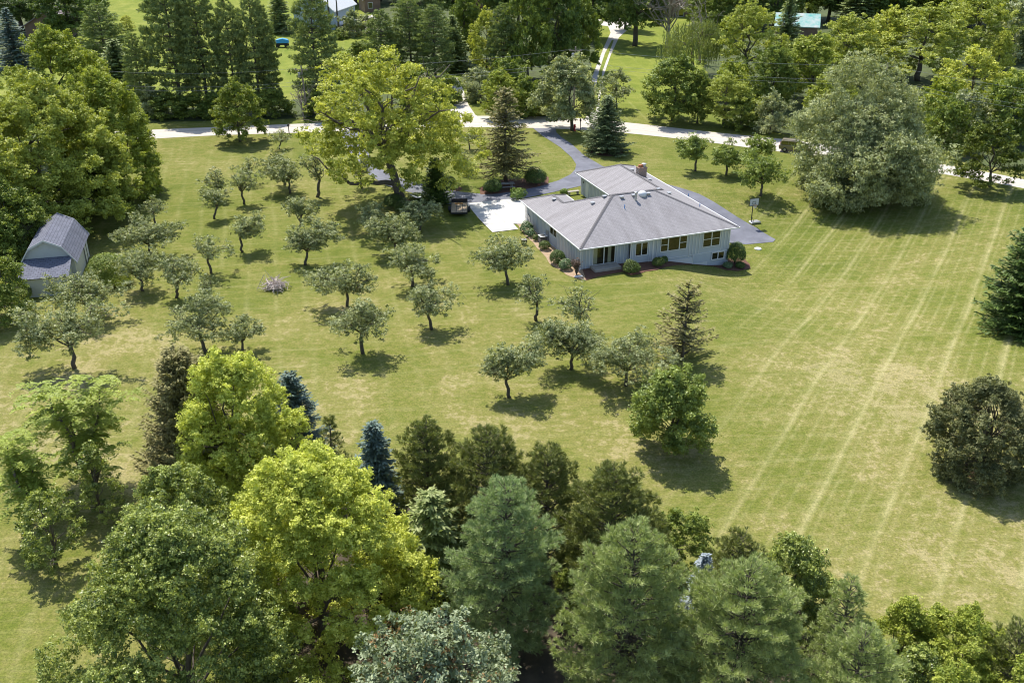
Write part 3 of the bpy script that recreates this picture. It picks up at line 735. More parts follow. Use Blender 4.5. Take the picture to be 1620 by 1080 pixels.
def pinnate(seed, h, r, mat='walnut', n=260, cb=.15, fl=.75, stems=4):
    """big compound fronds arching off a few stems"""
    t = Tree(seed); rg = t.rg; P, Nn, T, tn = [], [], [], []
    ends = []
    for k in range(stems):
        a = rg.uniform(0, 6.28); e = Vector((math.cos(a)*r*.55, math.sin(a)*r*.55, h*rg.uniform(.6, .95)))
        ends.append(t.limb((0, 0, 0), e, .09+.012*h, .03, .06, 6, 6, .03))
    for k in range(n):
        s_ = ends[k % stems]; i = int(rg.integers(2, 7)); b = np.array(s_[i])+rg.normal(size=3)*[r*.28, r*.28, h*.1]
        b[2] = np.clip(b[2], h*cb, h*.96)
        tone = rg.uniform(.2, .85)
        for f in range(5):
            a = rg.uniform(0, 6.28); dr = np.array([math.cos(a), math.sin(a), .35]); side = np.array([-math.sin(a), math.cos(a), 0])
            m = 8; u = np.linspace(.15, 1, m); ax = b+dr*fl*u[:, None]-np.array([0, 0, 1])*(fl*.6*u[:, None]**2)
            for sg in (-1, 1):
                P.append(ax+side*sg*.11); Nn.append(unit(np.array([0, 0, 1])+rg.normal(size=(m, 3))*.3)); T.append(np.tile(side*sg+dr*.4, (m, 1))); tn.append(np.full(m, tone)+rg.normal(size=m)*.1)
    P, Nn, T, tn = map(np.concatenate, (P, Nn, T, tn))
    t.leaves(P, Nn, .30, .13, tn, T)
    return t.meshes(M[mat], M['bark'])

def bush(seed, h, r, mat='yewd', leaf=.12, dens=1., bumps=.1, ry=1., asp=.6, tj=.2, up=.3):
    t = Tree(seed); rg = t.rg; env = envelope(rg, 14, bumps)
    area = 4*math.pi*r*max(r, h*.5)*.9; n = int(dens*3.2*area/(leaf*leaf*asp)); n = min(n, 26000)
    d = rdir(rg, n); d[:, 2] = np.abs(d[:, 2])*1.0-.28*rg.uniform(0, 1, n); d = unit(d)
    rad = env(d)*(1-.22*rg.uniform(0, 1, n)**2)
    P = d*rad[:, None]*np.array([r, r*ry, h*.62])+np.array([0, 0, h*.4]); P[:, 2] = np.maximum(P[:, 2], .03)
    Nn = unit(d*.9+np.array([0, 0, up])+rg.normal(size=(n, 3))*.4)
    n2 = rg.normal(size=(n, 3))*.05*r; P += n2
    lump = np.sin(d[:, 0]*7+seed)*np.sin(d[:, 1]*8)*np.sin(d[:, 2]*9+1)*.22
    t.leaves(P, Nn, leaf, leaf*asp, .5+lump+rg.normal(size=n)*tj)
    for k in range(7):
        a = rg.uniform(0, 6.28); t.limb((0, 0, 0), (math.cos(a)*r*.6, math.sin(a)*r*.6, h*.7), .035, .01, 0, 3, 4, .04)
    me, cm = t.meshes(M[mat], M['barkd']); return me, cm

def plant(name, meshes, loc, rz, label, cat, group=None, tn='trunk', cn='crown', sc=1.):
    root = empty(name, loc, rz, label, cat, group)
    if sc != 1.: root.scale = (sc,)*3 if not hasattr(sc, '__len__') else sc
    tm, cm = meshes
    if tm is not None and len(tm.vertices): link(tn, tm, None, root)
    if cm is not None: link(cn, cm, None, root)
    return root

def solve(b, l, r, top, cbf=.3):
    """base on the ground, height and crown radius (metres) from where they show in the photograph"""
    by = b[1]; x, y, z = at(b[0] if b[0] is not None else (l+r)/2, by)
    h = height_at(x, y, z, top)
    zm = z+h*(cbf+1)/2
    dm = depth(y, zm); cx = ((l+r)/2-810)/F*dm; rad = (r-l)/2/F*dm
    if b[0] is None: x = cx; z = float(zt(x, y)); off = 0.
    else: off = cx-x
    return x, y, z, h, rad, off

# ------------------------------------------------------------------ the house
TP = .42; EZ = 2.8
house = empty('ranch_house', (HX, HY, 0), HA, 'low grey ranch house with a hipped shingle roof beside the white patio', 'house')
# roof: eight planes as one shell with thickness
def rz_(run): return EZ+TP*run
A_, B_, P1, P2 = (0,0,EZ), (19.4,0,EZ), (7.1,7.1,rz_(7.1)), (12.3,7.1,rz_(7.1))
C_, W1, W2, D_ = (0,17.4,EZ), (2.95,14.45,rz_(2.95)), (2.95,11.25,rz_(2.95)), (5.9,17.4,EZ)
V1, V2, V3 = (5.9,14.2,EZ), (10.88,14.2,EZ), (15.14,9.94,rz_(4.26))
G1, GE, GR = (15.14,21.14,rz_(4.26)), (10.88,25.4,EZ), (19.4,25.4,EZ)
planes = [([A_,B_,P2,P1], 'f'), ([A_,P1,W2,W1,C_], 'l'), ([C_,W1,D_], 'b'), ([D_,W1,W2,V1], 'r'), ([P1,P2,V3,V2,V1,W2], 'b'),
          ([V2,V3,G1,GE], 'l'), ([GE,G1,GR], 'b'), ([B_,GR,G1,V3,P2], 'r')]
def roofmesh(name, planes, mat, parent, thick=.10):
    vs, fs, uvs = [], [], []
    kk = math.sqrt(1+TP*TP)
    for poly, d in planes:
        o = len(vs); vs += poly; fs.append(tuple(range(o, o+len(poly))))
        for (a, b, z) in poly: uvs.append({'f': (a, b*kk), 'b': (a, -b*kk), 'l': (b, a*kk), 'r': (b, -a*kk)}[d])
    me = bpy.data.meshes.new(name); me.from_pydata(vs, [], fs)
    uv = me.uv_layers.new(name='UVMap')
    for p in me.polygons:
        for li in p.loop_indices: uv.data[li].uv = uvs[me.loops[li].vertex_index]
    bm = bmesh.new(); bm.from_mesh(me)
    for f in bm.faces:
        if f.normal.z < 0: f.normal_flip()
    bmesh.ops.triangulate(bm, faces=bm.faces, ngon_method='EAR_CLIP')
    bm.to_mesh(me); bm.free()
    return link(name, me, mat, parent)
roof = roofmesh('roof', planes, M['roof'], house)
# hip and ridge caps
cap = MB()
for a, b in ((A_,P1),(P1,P2),(P2,B_),(P2,V3),(V3,G1),(G1,GE),(G1,GR),(C_,W1),(W1,D_),(W1,W2),(P1,W2)):
    a, b = Vector(a), Vector(b); n = max(2, int((b-a).length/.3))
    d = (b-a).normalized(); s_ = Vector((-d.y, d.x, 0)).normalized()
    for i in range(n):
        p, q = a.lerp(b, i/n), a.lerp(b, min(1, (i+1.08)/n)); 
        z0, z1 = Vector((0,0,.05)), Vector((0,0,.075)); dn = Vector((0,0,-.085))
        cap.add([p+z1, q+z0, q+s_*.18+z0+dn, p+s_*.18+z1+dn, p-s_*.18+z1+dn, q-s_*.18+z0+dn], [(0,1,2,3),(1,0,4,5)])
cap.build('ridge_cap', shingle('cap_shingle', (.30,.29,.295), (.23,.22,.225), (.17,.165,.17)), roof)
# soffit, fascia and gutters
eave = [(0,0),(19.4,0),(19.4,25.4),(10.88,25.4),(10.88,14.2),(5.9,14.2),(5.9,17.4),(0,17.4)]
me = bpy.data.meshes.new('soffit'); me.from_pydata([(a, b, EZ-.17) for a, b in eave], [], [tuple(range(8))]); link('soffit', me, M['white'], roof)
fa = MB(); gu = MB()
for (a, b), (c, d) in zip(eave, eave[1:]+eave[:1]):
    dx, dy = c-a, d-b; L = math.hypot(dx, dy); ux, uy = dx/L, dy/L; nx_, ny_ = uy, -ux
    def P(t, o, z): return (a+ux*t+nx_*o, b+uy*t+ny_*o, z)
    fa.add([P(0,.0,EZ-.18), P(L,.0,EZ-.18), P(L,.0,EZ-.012), P(0,.0,EZ-.012), P(0,-.03,EZ-.18), P(L,-.03,EZ-.18), P(L,-.03,EZ-.03), P(0,-.03,EZ-.03)],
           [(0,1,2,3),(4,7,6,5),(0,4,5,1),(3,2,6,7),(0,3,7,4),(1,5,6,2)])
    e = .11
    gu.add([P(-e*.9,.003,EZ-.15), P(L+e*.9,.003,EZ-.15), P(L+e*.9,.003,EZ-.02), P(-e*.9,.003,EZ-.02), P(-e*.9,e,EZ-.13), P(L+e*.9,e,EZ-.13), P(L+e*.9,e+.02,EZ-.015), P(-e*.9,e+.02,EZ-.015)],
           [(0,4,5,1),(4,7,6,5),(3,2,6,7),(0,3,7,4),(1,5,6,2)])
fa.build('fascia', M['white'], roof); gu.build('gutter', M['white'], roof)
# walls: one shell, battens as real strips
ZS = EZ-.17
outline = [(.55,1.0),(6.25,1.0),(6.25,.5),(9.0,.5),(9.0,.8),(18.85,.8),(18.85,24.8),(11.45,24.8),(11.45,13.6),(5.3,13.6),(5.3,16.8),(.55,16.8)]
def zb_(a, b): return min(-.25, float(zt(*loc2w(a, b)))-.35)
wm = MB()
for (a, b), (c, d) in zip(outline, outline[1:]+outline[:1]):
    n = max(1, int(math.dist((a, b), (c, d))/1.))
    for i in range(n):
        p = (a+(c-a)*i/n, b+(d-b)*i/n); q_ = (a+(c-a)*(i+1)/n, b+(d-b)*(i+1)/n)
        wm.add([(*p, zb_(*p)), (*q_, zb_(*q_)), (*q_, ZS), (*p, ZS)], [(0,1,2,3)])
wall = wm.build('wall', M['siding'], house)
bt = MB()
def battens(a0, b0, a1, b1, zlo, step, skip=(), w=.085, t=.05):
    L = math.dist((a0, b0), (a1, b1)); ux, uy = (a1-a0)/L, (b1-b0)/L; ox, oy = uy, -ux
    s_ = step*.5
    while s_ < L-.05:
        if not any(lo_ < s_ < hi_ for lo_, hi_ in skip):
            z0 = zlo(s_) if callable(zlo) else zlo
            p = lambda u, o: (a0+ux*(s_+u)+ox*o, b0+uy*(s_+u)+oy*o)
            bt.add([(*p(-w/2,0), z0), (*p(w/2,0), z0), (*p(w/2,t), z0), (*p(-w/2,t), z0), (*p(-w/2,0), ZS), (*p(w/2,0), ZS), (*p(w/2,t), ZS), (*p(-w/2,t), ZS)],
                   [(0,1,2,3),(4,7,6,5),(3,2,6,7),(0,3,7,4),(1,5,6,2)])
        s_ += step
battens(.55,1.0,6.25,1.0, .0, .41, [(1.3,4.05)])
battens(6.25,.5,9.0,.5, -.1, .41, [(.45,2.15)])
battens(9.0,.8,18.85,.8, lambda s: -.05 if s > 5 else -.35, .41, [(.95,4.5),(6.3,8.75)])
battens(.55,16.8,.55,1.0, 0, .41, [(7.3,9.3)])
battens(18.85,.8,18.85,24.8, -.05, .41)
battens(11.45,24.8,11.45,13.6, 0, .41, [(1.2,2.5)])
battens(5.3,16.8,.55,16.8, 0, .41); battens(5.3,13.6,5.3,16.8, 0, .41); battens(18.85,24.8,11.45,24.8, 0, .41)
bt.build('battens', M['foundation'], wall)  # battens paler than siding; their light and shadow contrast is put into colour
for a, b in ((.55,1.0),(6.25,.5),(9.0,.5),(18.85,.8),(11.45,24.8)):
    tr_ = MB(); tr_.box(a-.05, a+.05, b-.05, b+.05, zb_(a, b)+.1, ZS); tr_.build('corner_trim', M['white'], wall)
# lower part at the right: lap siding boards and painted foundation
lap = MB()
for i in range(9):
    z = -.12-.2*i
    lap.add([(14.3,.8-.012,z),(18.79,.8-.012,z),(18.79,.8-.045,z-.2),(14.3,.8-.045,z-.2),(14.3,.8,z-.2),(18.79,.8,z-.2)], [(0,1,2,3),(3,2,5,4)])
lap.build('lap_siding', M['siding'], wall)
fd = MB(); fd.box(10.6,14.22,.74,.8,-1.6,-.42); fd.box(14.24,16.2,.735,.752,-1.9,-1.15)
fd.box(.5,6.2,.95,.995,-.4,.02); fd.box(6.3,9.1,.52,.62,-.6,-.16); fd.box(.5,.548,1.,16.8,-.3,.06)
fd.build('foundation', M['foundation'], house)
bd = MB(); bd.box(14.22,14.3,.7,.8,-1.6,-.1); bd.box(10.6,18.8,.75,.8,-.13,-.09); bd.build('sill_board', M['white'], wall)

def window(a0, a1, z0, z1, b, cols, dbl=(), name='window', curtains=False, side=None, fr=.07):
    """frame, panes and what shows behind them, on a wall facing -b (or facing -a when side is set)"""
    def bx(mb, u0, u1, o0, o1, w0, w1):
        if side is None: mb.box(u0, u1, b-o1, b-o0, w0, w1)
        else: mb.box(side-o1, side-o0, u0, u1, w0, w1)
    f = MB(); W = a1-a0
    bx(f, a0-fr, a1+fr, 0, .075, z1, z1+fr); bx(f, a0-fr, a1+fr, 0, .095, z0-fr, z0)
    bx(f, a0-fr, a0, 0, .073, z0, z1); bx(f, a1, a1+fr, 0, .073, z0, z1)
    edges = np.cumsum([0]+list(cols))/sum(cols)*W+a0
    for e in edges[1:-1]: bx(f, e-.055, e+.055, 0, .07, z0, z1)
    for i in dbl: bx(f, edges[i]+.03, edges[i+1]-.03, 0, .064, (z0+z1)/2-.03, (z0+z1)/2+.03)
    w = f.build(name, M['white'], house)
    k = MB(); bx(k, a0, a1, .002, .006, z0, z1); k.build('unlit_room_panel', M['unlit_panel'], w)  # thin panel on the closed wall, coloured dark for the unlit room
    for i in range(len(cols)):
        g = MB(); u0, u1 = edges[i]+(.055 if i else 0), edges[i+1]-(.055 if i < len(cols)-1 else 0)
        if side is None: g.add([(u0, b-.045, z0), (u1, b-.045, z0), (u1, b-.045, z1), (u0, b-.045, z1)], [(0,1,2,3)])
        else: g.add([(side-.045, u0, z0), (side-.045, u1, z0), (side-.045, u1, z1), (side-.045, u0, z1)], [(0,1,2,3)])
        g.build('pane', M['glass'], w)
    if curtains:
        for c0, c1 in curtains:
            c = MB(); m = 14
            for j in range(m):
                x0, x1 = c0+(c1-c0)*j/m, c0+(c1-c0)*(j+1)/m; y0, y1 = b-.012-.016*(j % 2), b-.012-.016*((j+1) % 2)
                c.add([(x0,y0,z0+.05),(x1,y1,z0+.05),(x1,y1,z1),(x0,y0,z1)], [(0,1,2,3)])
            c.build('curtain', M['curtain'], w)
    return w
window(2.0, 4.55, .36, 2.22, 1.0, (1,1), name='sliding_door', curtains=((2.03,2.5),(3.75,4.15)))
window(6.85, 8.25, .92, 2.3, .5, (1,1))
window(10.1, 13.3, .84, 2.3, .8, (1,1.6,1), dbl=(0,2))
window(15.45, 17.55, .66, 2.36, .8, (1,1), dbl=(0,1))
window(16.75, 18.25, -1.0, -.24, .75, (1,1), name='basement_window', fr=.1)
window(7.55, 9.3, 1.35, 2.35, 0, (1,1), side=.55)
nw = MB(); nw.box(6.215,6.25,.58,.8,.7,2.2); nw.build('side_light', M['unlit_panel'], wall)
gd = MB(); gd.box(11.4,11.448,22.5,23.4,0,2.1); gd.build('side_door', M['white'], house)
ld = MB(); ld.tube([(11.405,23.9,1.9),(11.33,23.9,1.95),(11.33,23.9,1.7)], .05, 6); ld.build('wall_lamp', M['black'], house)
stp = MB(); stp.box(1.65,4.75,-.45,.93,-.3,.33); st_ = stp.build('front_step', M['warm_grey_conc'], house, bevel=.03)
ds = MB(); ds.tube([(.0,.35,EZ-.2),(.05,.5,EZ-.45),(.48,.95,EZ-.7),(.48,.95,.05),(.3,.7,.0)], .045, 6); ds.build('downspout', M['white'], house); ds = MB(); ds.tube([(.02,16.9,EZ-.2),(.45,16.75,EZ-.6),(.45,16.75,.1)], .045, 6); ds.build('downspout', M['white'], house)
for i, y_ in enumerate((16.1,15.8,15.5)): eq = MB(); eq.box(.42,.52,y_-.1,y_+.1,.9-.1*i,1.45-.1*i); eq.tube([(.47,y_,.9),(.47,y_,.0)], .025, 5); eq.build('meter_box', M['metal'], house)
for y_ in (10.2,9.9): eq = MB(); eq.box(.40,.52,y_-.1,y_+.1,1.0,1.4); eq.tube([(.45,y_,1.),(.4,y_,.3)], .03, 5); eq.build('meter_box', M['metal'], house)
# things that stand on the roof
def zr(a, b):
    m = min(a, 19.4-a, b, 14.2-b); w_ = min(a, 5.9-a, 17.4-b); g_ = min(a-10.88, 19.4-a, 25.4-b)
    return EZ+TP*max(m, w_, g_)
def on_left(cx, cy, plane):
    # walk the view ray down to the roof plane
    r = ray(800+cx/3.6, 240+cy/3.6)
    lo_, hi_ = .2, 1.
    T0, T1 = (H-8)/-r[2], (H-2)/-r[2]
    for _ in range(60):
        t = (T0+T1)/2; x, y, z = r[0]*t, r[1]*t, H+r[2]*t
        dx, dy = x-HX, y-HY; a = dx*HC+dy*HS; b = -dx*HS+dy*HC
        if z > zr(a, b): T0 = t
        else: T1 = t
    return a, b
for cx, cy in ((275,275),(495,296),(562,259),(660,262),(728,252),(811,243),(720,107),(820,162),(870,217),(930,240)):
    a, b = on_left(cx, cy, 0); z = zr(a, b)
    v = MB(); v.box(a-.19,a+.19,b-.19,b+.19,z-.02,z+.09); v.box(a-.23,a+.23,b-.24,b+.2,z+.16,z+.20); v.box(a-.15,a+.15,b-.13,b+.13,z+.09,z+.16)
    v.build('roof_vent', M['metal'], roof, bevel=.01)
for cx, cy, hh in ((1041,256,.4),(1105,314,.4)):
    a, b = on_left(cx, cy, 0); z = zr(a, b); v = MB(); v.tube([(a,b,z-.05),(a,b,z+hh)], .05, 8); v.build('vent_pipe', M['blue_pipe'], roof)
a, b = on_left(740, 275, 0); z = zr(a, b)
v = MB(); v.lathe([(.13,-.1),(.13,.75),(.2,.78),(.2,.92),(.12,.97)], 12, (a,b,z)); v.build('flue_pipe', M['metal'], roof)
a, b = on_left(677, 322, 0); z = zr(a, b)
v = MB(); v.lathe([(.1,-.05),(.05,.1),(.05,.42)], 8, (a,b,z)); v.build('vent_pipe', M['blue_pipe'], roof)
a, b = on_left(778, 243, 0); z = zr(a, b)
v = MB(); v.lathe([(.5,-.2),(.5,.1),(.46,.22),(.34,.34),(.16,.42),(.02,.44)], 20, (a,b,z)); v.build('skylight_dome', M['white'], roof, smooth=True)
a, b = 15.9, 16.9; z = zr(a, b)
v = MB(); v.box(a-.55,a+.55,b-.38,b+.38,z-.6,z+.95); v.box(a-.6,a+.6,b-.43,b+.43,z+.95,z+1.07); ch = v.build('chimney', M['brick'], roof)
v = MB(); v.lathe([(.19,0),(.19,.32),(.15,.32)], 10, (a-.26,b,z+1.07)); v.lathe([(.19,0),(.19,.3),(.15,.3)], 10, (a+.05,b+.05,z+1.07)); v.build('clay_flue', M['brick_flue'], ch)
v = MB(); v.lathe([(.22,0),(.22,.3),(.3,.33),(.3,.4),(.1,.46)], 12, (a+.3,b,z+1.07)); v.build('chimney_cap', M['metal'], ch)

# ------------------------------------------------------------------ gambrel barn shed
SA = R(13.8); shed = empty('barn_shed', (-47.55, 92.75, 0), SA, 'grey shed with a gambrel roof and low lean-to at the left tree line', 'shed')
prof = [(-2.85,2.35),(-1.6,4.2),(0,5.0),(1.6,4.2),(2.85,2.35)]
inner = [(-2.5,-.2),(-2.5,2.6),(-1.55,4.08),(0,4.86),(1.55,4.08),(2.5,2.6),(2.5,-.2)]
w_ = MB(); w_.prism(inner, .3, 8.4); sw = w_.build('wall', M['battens'], shed)
vs, fs, uvs = [], [], []
for i in range(4):
    (x0, z0), (x1, z1) = prof[i], prof[i+1]; L = math.dist(prof[i], prof[i+1]); base = 0 if i in (0, 3) else 2.2
    lo0, lo1 = (0, L) if i < 2 else (L, 0)
    if i in (1, 2): lo0 += 2.2; lo1 += 2.2
    o = len(vs); vs += [(x0,0,z0),(x1,0,z1),(x1,8.7,z1),(x0,8.7,z0)]; fs.append((o,o+1,o+2,o+3)); uvs += [(0,lo0),(0,lo1),(8.7,lo1),(8.7,lo0)]
o = len(vs); vs += [(-2.35,.28,3.02),(2.35,.28,3.02),(2.35,-2.95,2.05),(-2.45,-2.95,2.05)]; fs.append((o,o+3,o+2,o+1)); uvs += [(0,3.4),(4.7,3.4),(4.7,0),(0,0)]
def shell(name, vs, fs, uvs, mat, parent, th=.07):
    me = bpy.data.meshes.new(name); me.from_pydata(vs, [], fs); uv = me.uv_layers.new(name='UVMap')
    for l in me.loops: uv.data[l.index].uv = uvs[l.vertex_index]
    bm = bmesh.new(); bm.from_mesh(me)
    for f in bm.faces:
        f.normal_update()
        if f.normal.z < 0: f.normal_flip()
    bmesh.ops.remove_doubles(bm, verts=bm.verts, dist=1e-4)
    bm.to_mesh(me); bm.free()
    ob = link(name, me, mat, parent); s_ = ob.modifiers.new('thickness', 'SOLIDIFY'); s_.thickness = th; s_.offset = -1
    return ob
sr_ = shell('roof', vs[:16], fs[:4], uvs[:16], M['shedroof'], shed)
shell('lean_to_roof', vs[16:], [(0,3,2,1)], uvs[16:], M['shedroof'], shed)
for y0 in (-.03, 8.7):
    rk = MB()
    for i in range(4):
        (x0, z0), (x1, z1) = prof[i], prof[i+1]
        rk.add([(x0,y0,z0-.2),(x1,y0,z1-.2),(x1,y0,z1+.01),(x0,y0,z0+.01),(x0,y0+.03,z0-.2),(x1,y0+.03,z1-.2),(x1,y0+.03,z1+.01),(x0,y0+.03,z0+.01)],
               [(0,1,2,3),(4,7,6,5),(0,4,5,1),(3,2,6,7),(0,3,7,4),(1,5,6,2)])
    rk.build('rake_board', M['foundation'], sr_)
lt = MB(); lt.add([(-2.1,.3,-.1),(-2.1,-2.7,-.1),(2.1,-2.7,-.1),(2.1,.3,-.1),(-2.1,.3,2.95),(-2.1,-2.7,2.05),(2.1,-2.7,2.05),(2.1,.3,2.95)], [(0,1,5,4),(1,2,6,5),(2,3,7,6)]); lt.build('lean_to_wall', M['battens'], shed)
dd = MB(); dd.box(2.51,2.56,5.6,8.0,.05,2.2); dr_ = dd.build('door', M['white'], shed)
dd = MB(); dd.box(2.56,2.6,5.55,5.66,.05,2.3); dd.box(2.56,2.6,7.95,8.06,.05,2.3); dd.box(2.56,2.6,5.66,7.95,2.2,2.3); dd.box(2.56,2.6,6.75,6.85,.05,2.2); dd.build('door_frame', M['black'], dr_)
ct = MB(); ct.box(2.45,2.53,.27,.37,0,2.5); ct.build('corner_trim', M['white'], shed); ct = MB(); ct.box(2.05,2.13,-2.73,-2.63,0,2.05); ct.build('corner_trim', M['white'], shed)

# ------------------------------------------------------------------ poles, wires and small things
def cable_pole(bx, by, ty, lab, arm=True, rz=0, hidden=None, lean=0.):
    x, y, z = at(bx, by); h = height_at(x, y, z, ty)
    p = empty('utility_pole', (x, y, z), rz, lab, 'utility pole', 'utility poles along the road')
    m = MB(); m.tube([(0,0,-.1),(lean*.5,0,h*.5),(lean,0,h)], [.17,.15,.12], 8); m.build('post', M['wood_pole'], p)
    if arm:
        m = MB(); m.box(lean-1.1,lean+1.1,-.2,-.1,h-.75,h-.62); m.build('crossarm', M['wood_pole'], p)
    for dx in (-.95, .1, .95):
        m = MB(); m.lathe([(.05,0),(.09,.08),(.05,.14),(.08,.22)], 8, (lean+dx,-.15,h-.62)); m.build('insulator', M['deadwood'], p)
    m = MB(); m.lathe([(.05,-.02),(.24,0),(.26,.1),(.26,.75),(.2,.82)], 10, (lean-.4,-.1,h-1.9)); m.build('transformer', M['metal'], p)
    return x, y, z, h, lean
pl = [cable_pole(487,185,104,'weathered wooden utility pole leaning over bare branches behind the road', lean=-.35),
      cable_pole(908,168,74,'utility pole rising above the round tree beside the gravel drive'),
      cable_pole(1384,222,100,'utility pole whose top pokes out of the silver willow', arm=False)]
ends = [(-66, 158.5)]+[(p[0]+p[4], p[1]) for p in pl]+[(105, 128)]
hs = [p[3]+p[2] for p in pl]; hs = [9.4]+hs+[8.5]
for j, (dz, what) in enumerate(((-.4, 'highest'), (-2.6, 'middle'), (-3.2, 'lowest'))):
    m = MB()
    for i in range(4):
        (x0, y0), (x1, y1) = ends[i], ends[i+1]; z0, z1 = hs[i]+dz, hs[i+1]+dz
        pts = [(x0+(x1-x0)*t, y0+(y1-y0)*t, z0+(z1-z0)*t-1.1*4*t*(1-t)*.6) for t in np.linspace(0, 1, 14)]
        m.tube(pts, .017, 4, False)
    tag(m.build('overhead_wire', M['wire']), '%s of the three overhead wires strung between the poles' % what, 'wire', 'overhead wires along the road')

def mailbox(px_, lab, big=1., rz=0.):
    x, y, z = at(*px_); p = empty('mailbox', (x, y, z), rz, lab, 'mailbox', 'mailboxes along the road')
    m = MB(); m.box(-.06,.06,-.06,.06,0,1.1*big); m.build('post', M['barkd'], p)
    m = MB(); m.prism([(-.13,1.1*big),(.13,1.1*big),(.13,1.26*big),(.09,1.36*big),(0,1.4*big),(-.09,1.36*big),(-.13,1.26*big)], -.28, .28); m.build('box', M['black'], p, bevel=.01)
    m = MB(); m.box(.135,.15,-.1,-.07,1.2*big,1.42*big); m.build('flag', M['red'], p)
mailbox((457.5,212), 'dark mailbox on a post between the linden and yellow maple', 1.15)
mailbox((918,205), 'tilted dark mailbox on the road edge between round tree and blue spruce', 1.25)
mailbox((1186,229), 'mailbox on the near road edge behind the right apple trees', 1.)
mailbox((721,207), 'thin mailbox post seen through the yellow maple at the road', 1.1)
x, y, z = at(909, 207)
p = empty('yard_hydrant', (x, y, z), 0, 'red yard hydrant tucked behind the trunk of the round roadside tree', 'hydrant')
m = MB(); m.lathe([(.2,0),(.2,.06),(.14,.1),(.15,.8),(.2,.84),(.16,1.),(.05,1.08)], 10); m.build('barrel', M['red'], p, smooth=True)
m = MB(); m.tube([(-.25,0,.62),(.25,0,.62)], .07, 8); m.build('nozzle', M['red'], p)

# basketball hoop
x, y, z = at(1188, 353.3)
p = empty('basketball_hoop', (x, y, z), R(20), 'portable basketball hoop at the edge of the parking area', 'basketball hoop')
m = MB(); m.tube([(0,0,.1),(0,0,1.6),(-.12,-.1,3.05)], [.06,.055,.045], 8); m.tube([(0,0,.9),(.55,.2,.12)], .025, 5); m.build('pole', M['black'], p)
m = MB(); m.prism([(-.15,.03),(1.25,.03),(1.25,.16),(1.05,.24),(.0,.24),(-.15,.12)], -.38, .38); m.build('base', M['metal'], p, bevel=.03)
bb = empty('backboard_root', (0,0,0)); bpy.data.objects.remove(bb)
m = MB(); m.box(-.75,.55,-.35,-.31,2.45,3.35); bo = m.build('backboard', M['glassb'], p, bevel=.01)
m = MB()
for a0, a1, z0, z1 in ((-.78,.58,2.41,2.46),(-.78,.58,3.34,3.39),(-.78,-.73,2.46,3.34),(.53,.58,2.46,3.34),(-.34,-.30,2.62,3.0),(.10,.14,2.62,3.0),(-.30,.10,2.96,3.0),(-.30,.10,2.62,2.66)): m.box(a0,a1,-.375,-.352,z0,z1)
m.build('board_frame', M['black'], bo)
m = MB(); c = [(-.1+.23*math.cos(a), -.62+.23*math.sin(a), 2.6) for a in np.linspace(0, 2*math.pi, 17)]; m.tube(c, .018, 5); m.build('rim', M['orange'], p)
m = MB()
for k in range(10):
    a = 2*math.pi*k/10; b_ = a+.35; m.tube([(-.1+.22*math.cos(a),-.62+.22*math.sin(a),2.6),(-.1+.13*math.cos(b_),-.62+.13*math.sin(b_),2.2)], .01, 4); m.tube([(-.1+.22*math.cos(a),-.62+.22*math.sin(a),2.6),(-.1+.13*math.cos(a-.35),-.62+.13*math.sin(a-.35),2.2)], .01, 4)
m.build('net', M['white'], p)
x, y, z = at(1199, 394); m = MB(); m.lathe([(.42,0),(.42,.08),(.36,.12),(.05,.13)], 14, (0,0,0)); o = m.build('well_cap', M['cap']); o.location = (x, y, z); tag(o, 'round white cover lying flat in the grass below the parking area', 'cover')
x, y, z = at(914, 441); m = MB(); m.box(-.45,.45,-.16,.16,0,.1); o = m.build('splash_block', M['cap'], bevel=.03); o.location = (x+.1, y+.5, z+.03); o.rotation_euler.z = R(20); tag(o, 'pale concrete splash block in the mulch at the front house corner', 'splash block')

# air conditioner, speaker shaped bin
x, y, z = at(858, 386); p = empty('air_conditioner', (x+.05, y+.4, z+.03), HA, 'dark square air conditioner with pale top between bushes on the left house wall', 'air conditioner')
m = MB(); m.box(-.42,.42,-.42,.42,.05,.82); bo = m.build('cabinet', M['black'], p, bevel=.02)
m = MB()
for k in range(9): z_ = .12+.075*k; m.box(-.435,.435,-.435,-.423,z_,z_+.02); m.box(-.435,-.423,-.42,.42,z_,z_+.02)
m.build('louvre', M['metal'], p)
m = MB(); m.box(-.45,.45,-.45,.45,.82,.87); m.build('top_panel', M['white'], p, bevel=.015)
m = MB()
for rr in (.33,.24,.15): m.tube([(rr*math.cos(a), rr*math.sin(a), .885) for a in np.linspace(0, 2*math.pi, 21)], .012, 4, False)
for k in range(6): a = k*math.pi/6; m.tube([(-.34*math.cos(a),-.34*math.sin(a),.885),(.34*math.cos(a),.34*math.sin(a),.885)], .008, 4)
m.build('fan_grille', M['black'], p)
x, y, z = at(829, 387); p = empty('waste_bin', (x, y, z), R(25), 'small dark square bin standing alone on the lawn left of the house', 'bin')
m = MB(); m.add([(-.2,-.2,0),(.2,-.2,0),(.2,.2,0),(-.2,.2,0),(-.27,-.27,.62),(.27,-.27,.62),(.27,.27,.62),(-.27,.27,.62)], [(0,3,2,1),(0,1,5,4),(1,2,6,5),(2,3,7,6),(3,0,4,7),(4,5,6,7)]); m.build('body', M['black'], p)
m = MB(); m.box(-.29,.29,-.29,.29,.62,.67); m.build('lid', M['greywood'], p, bevel=.01)

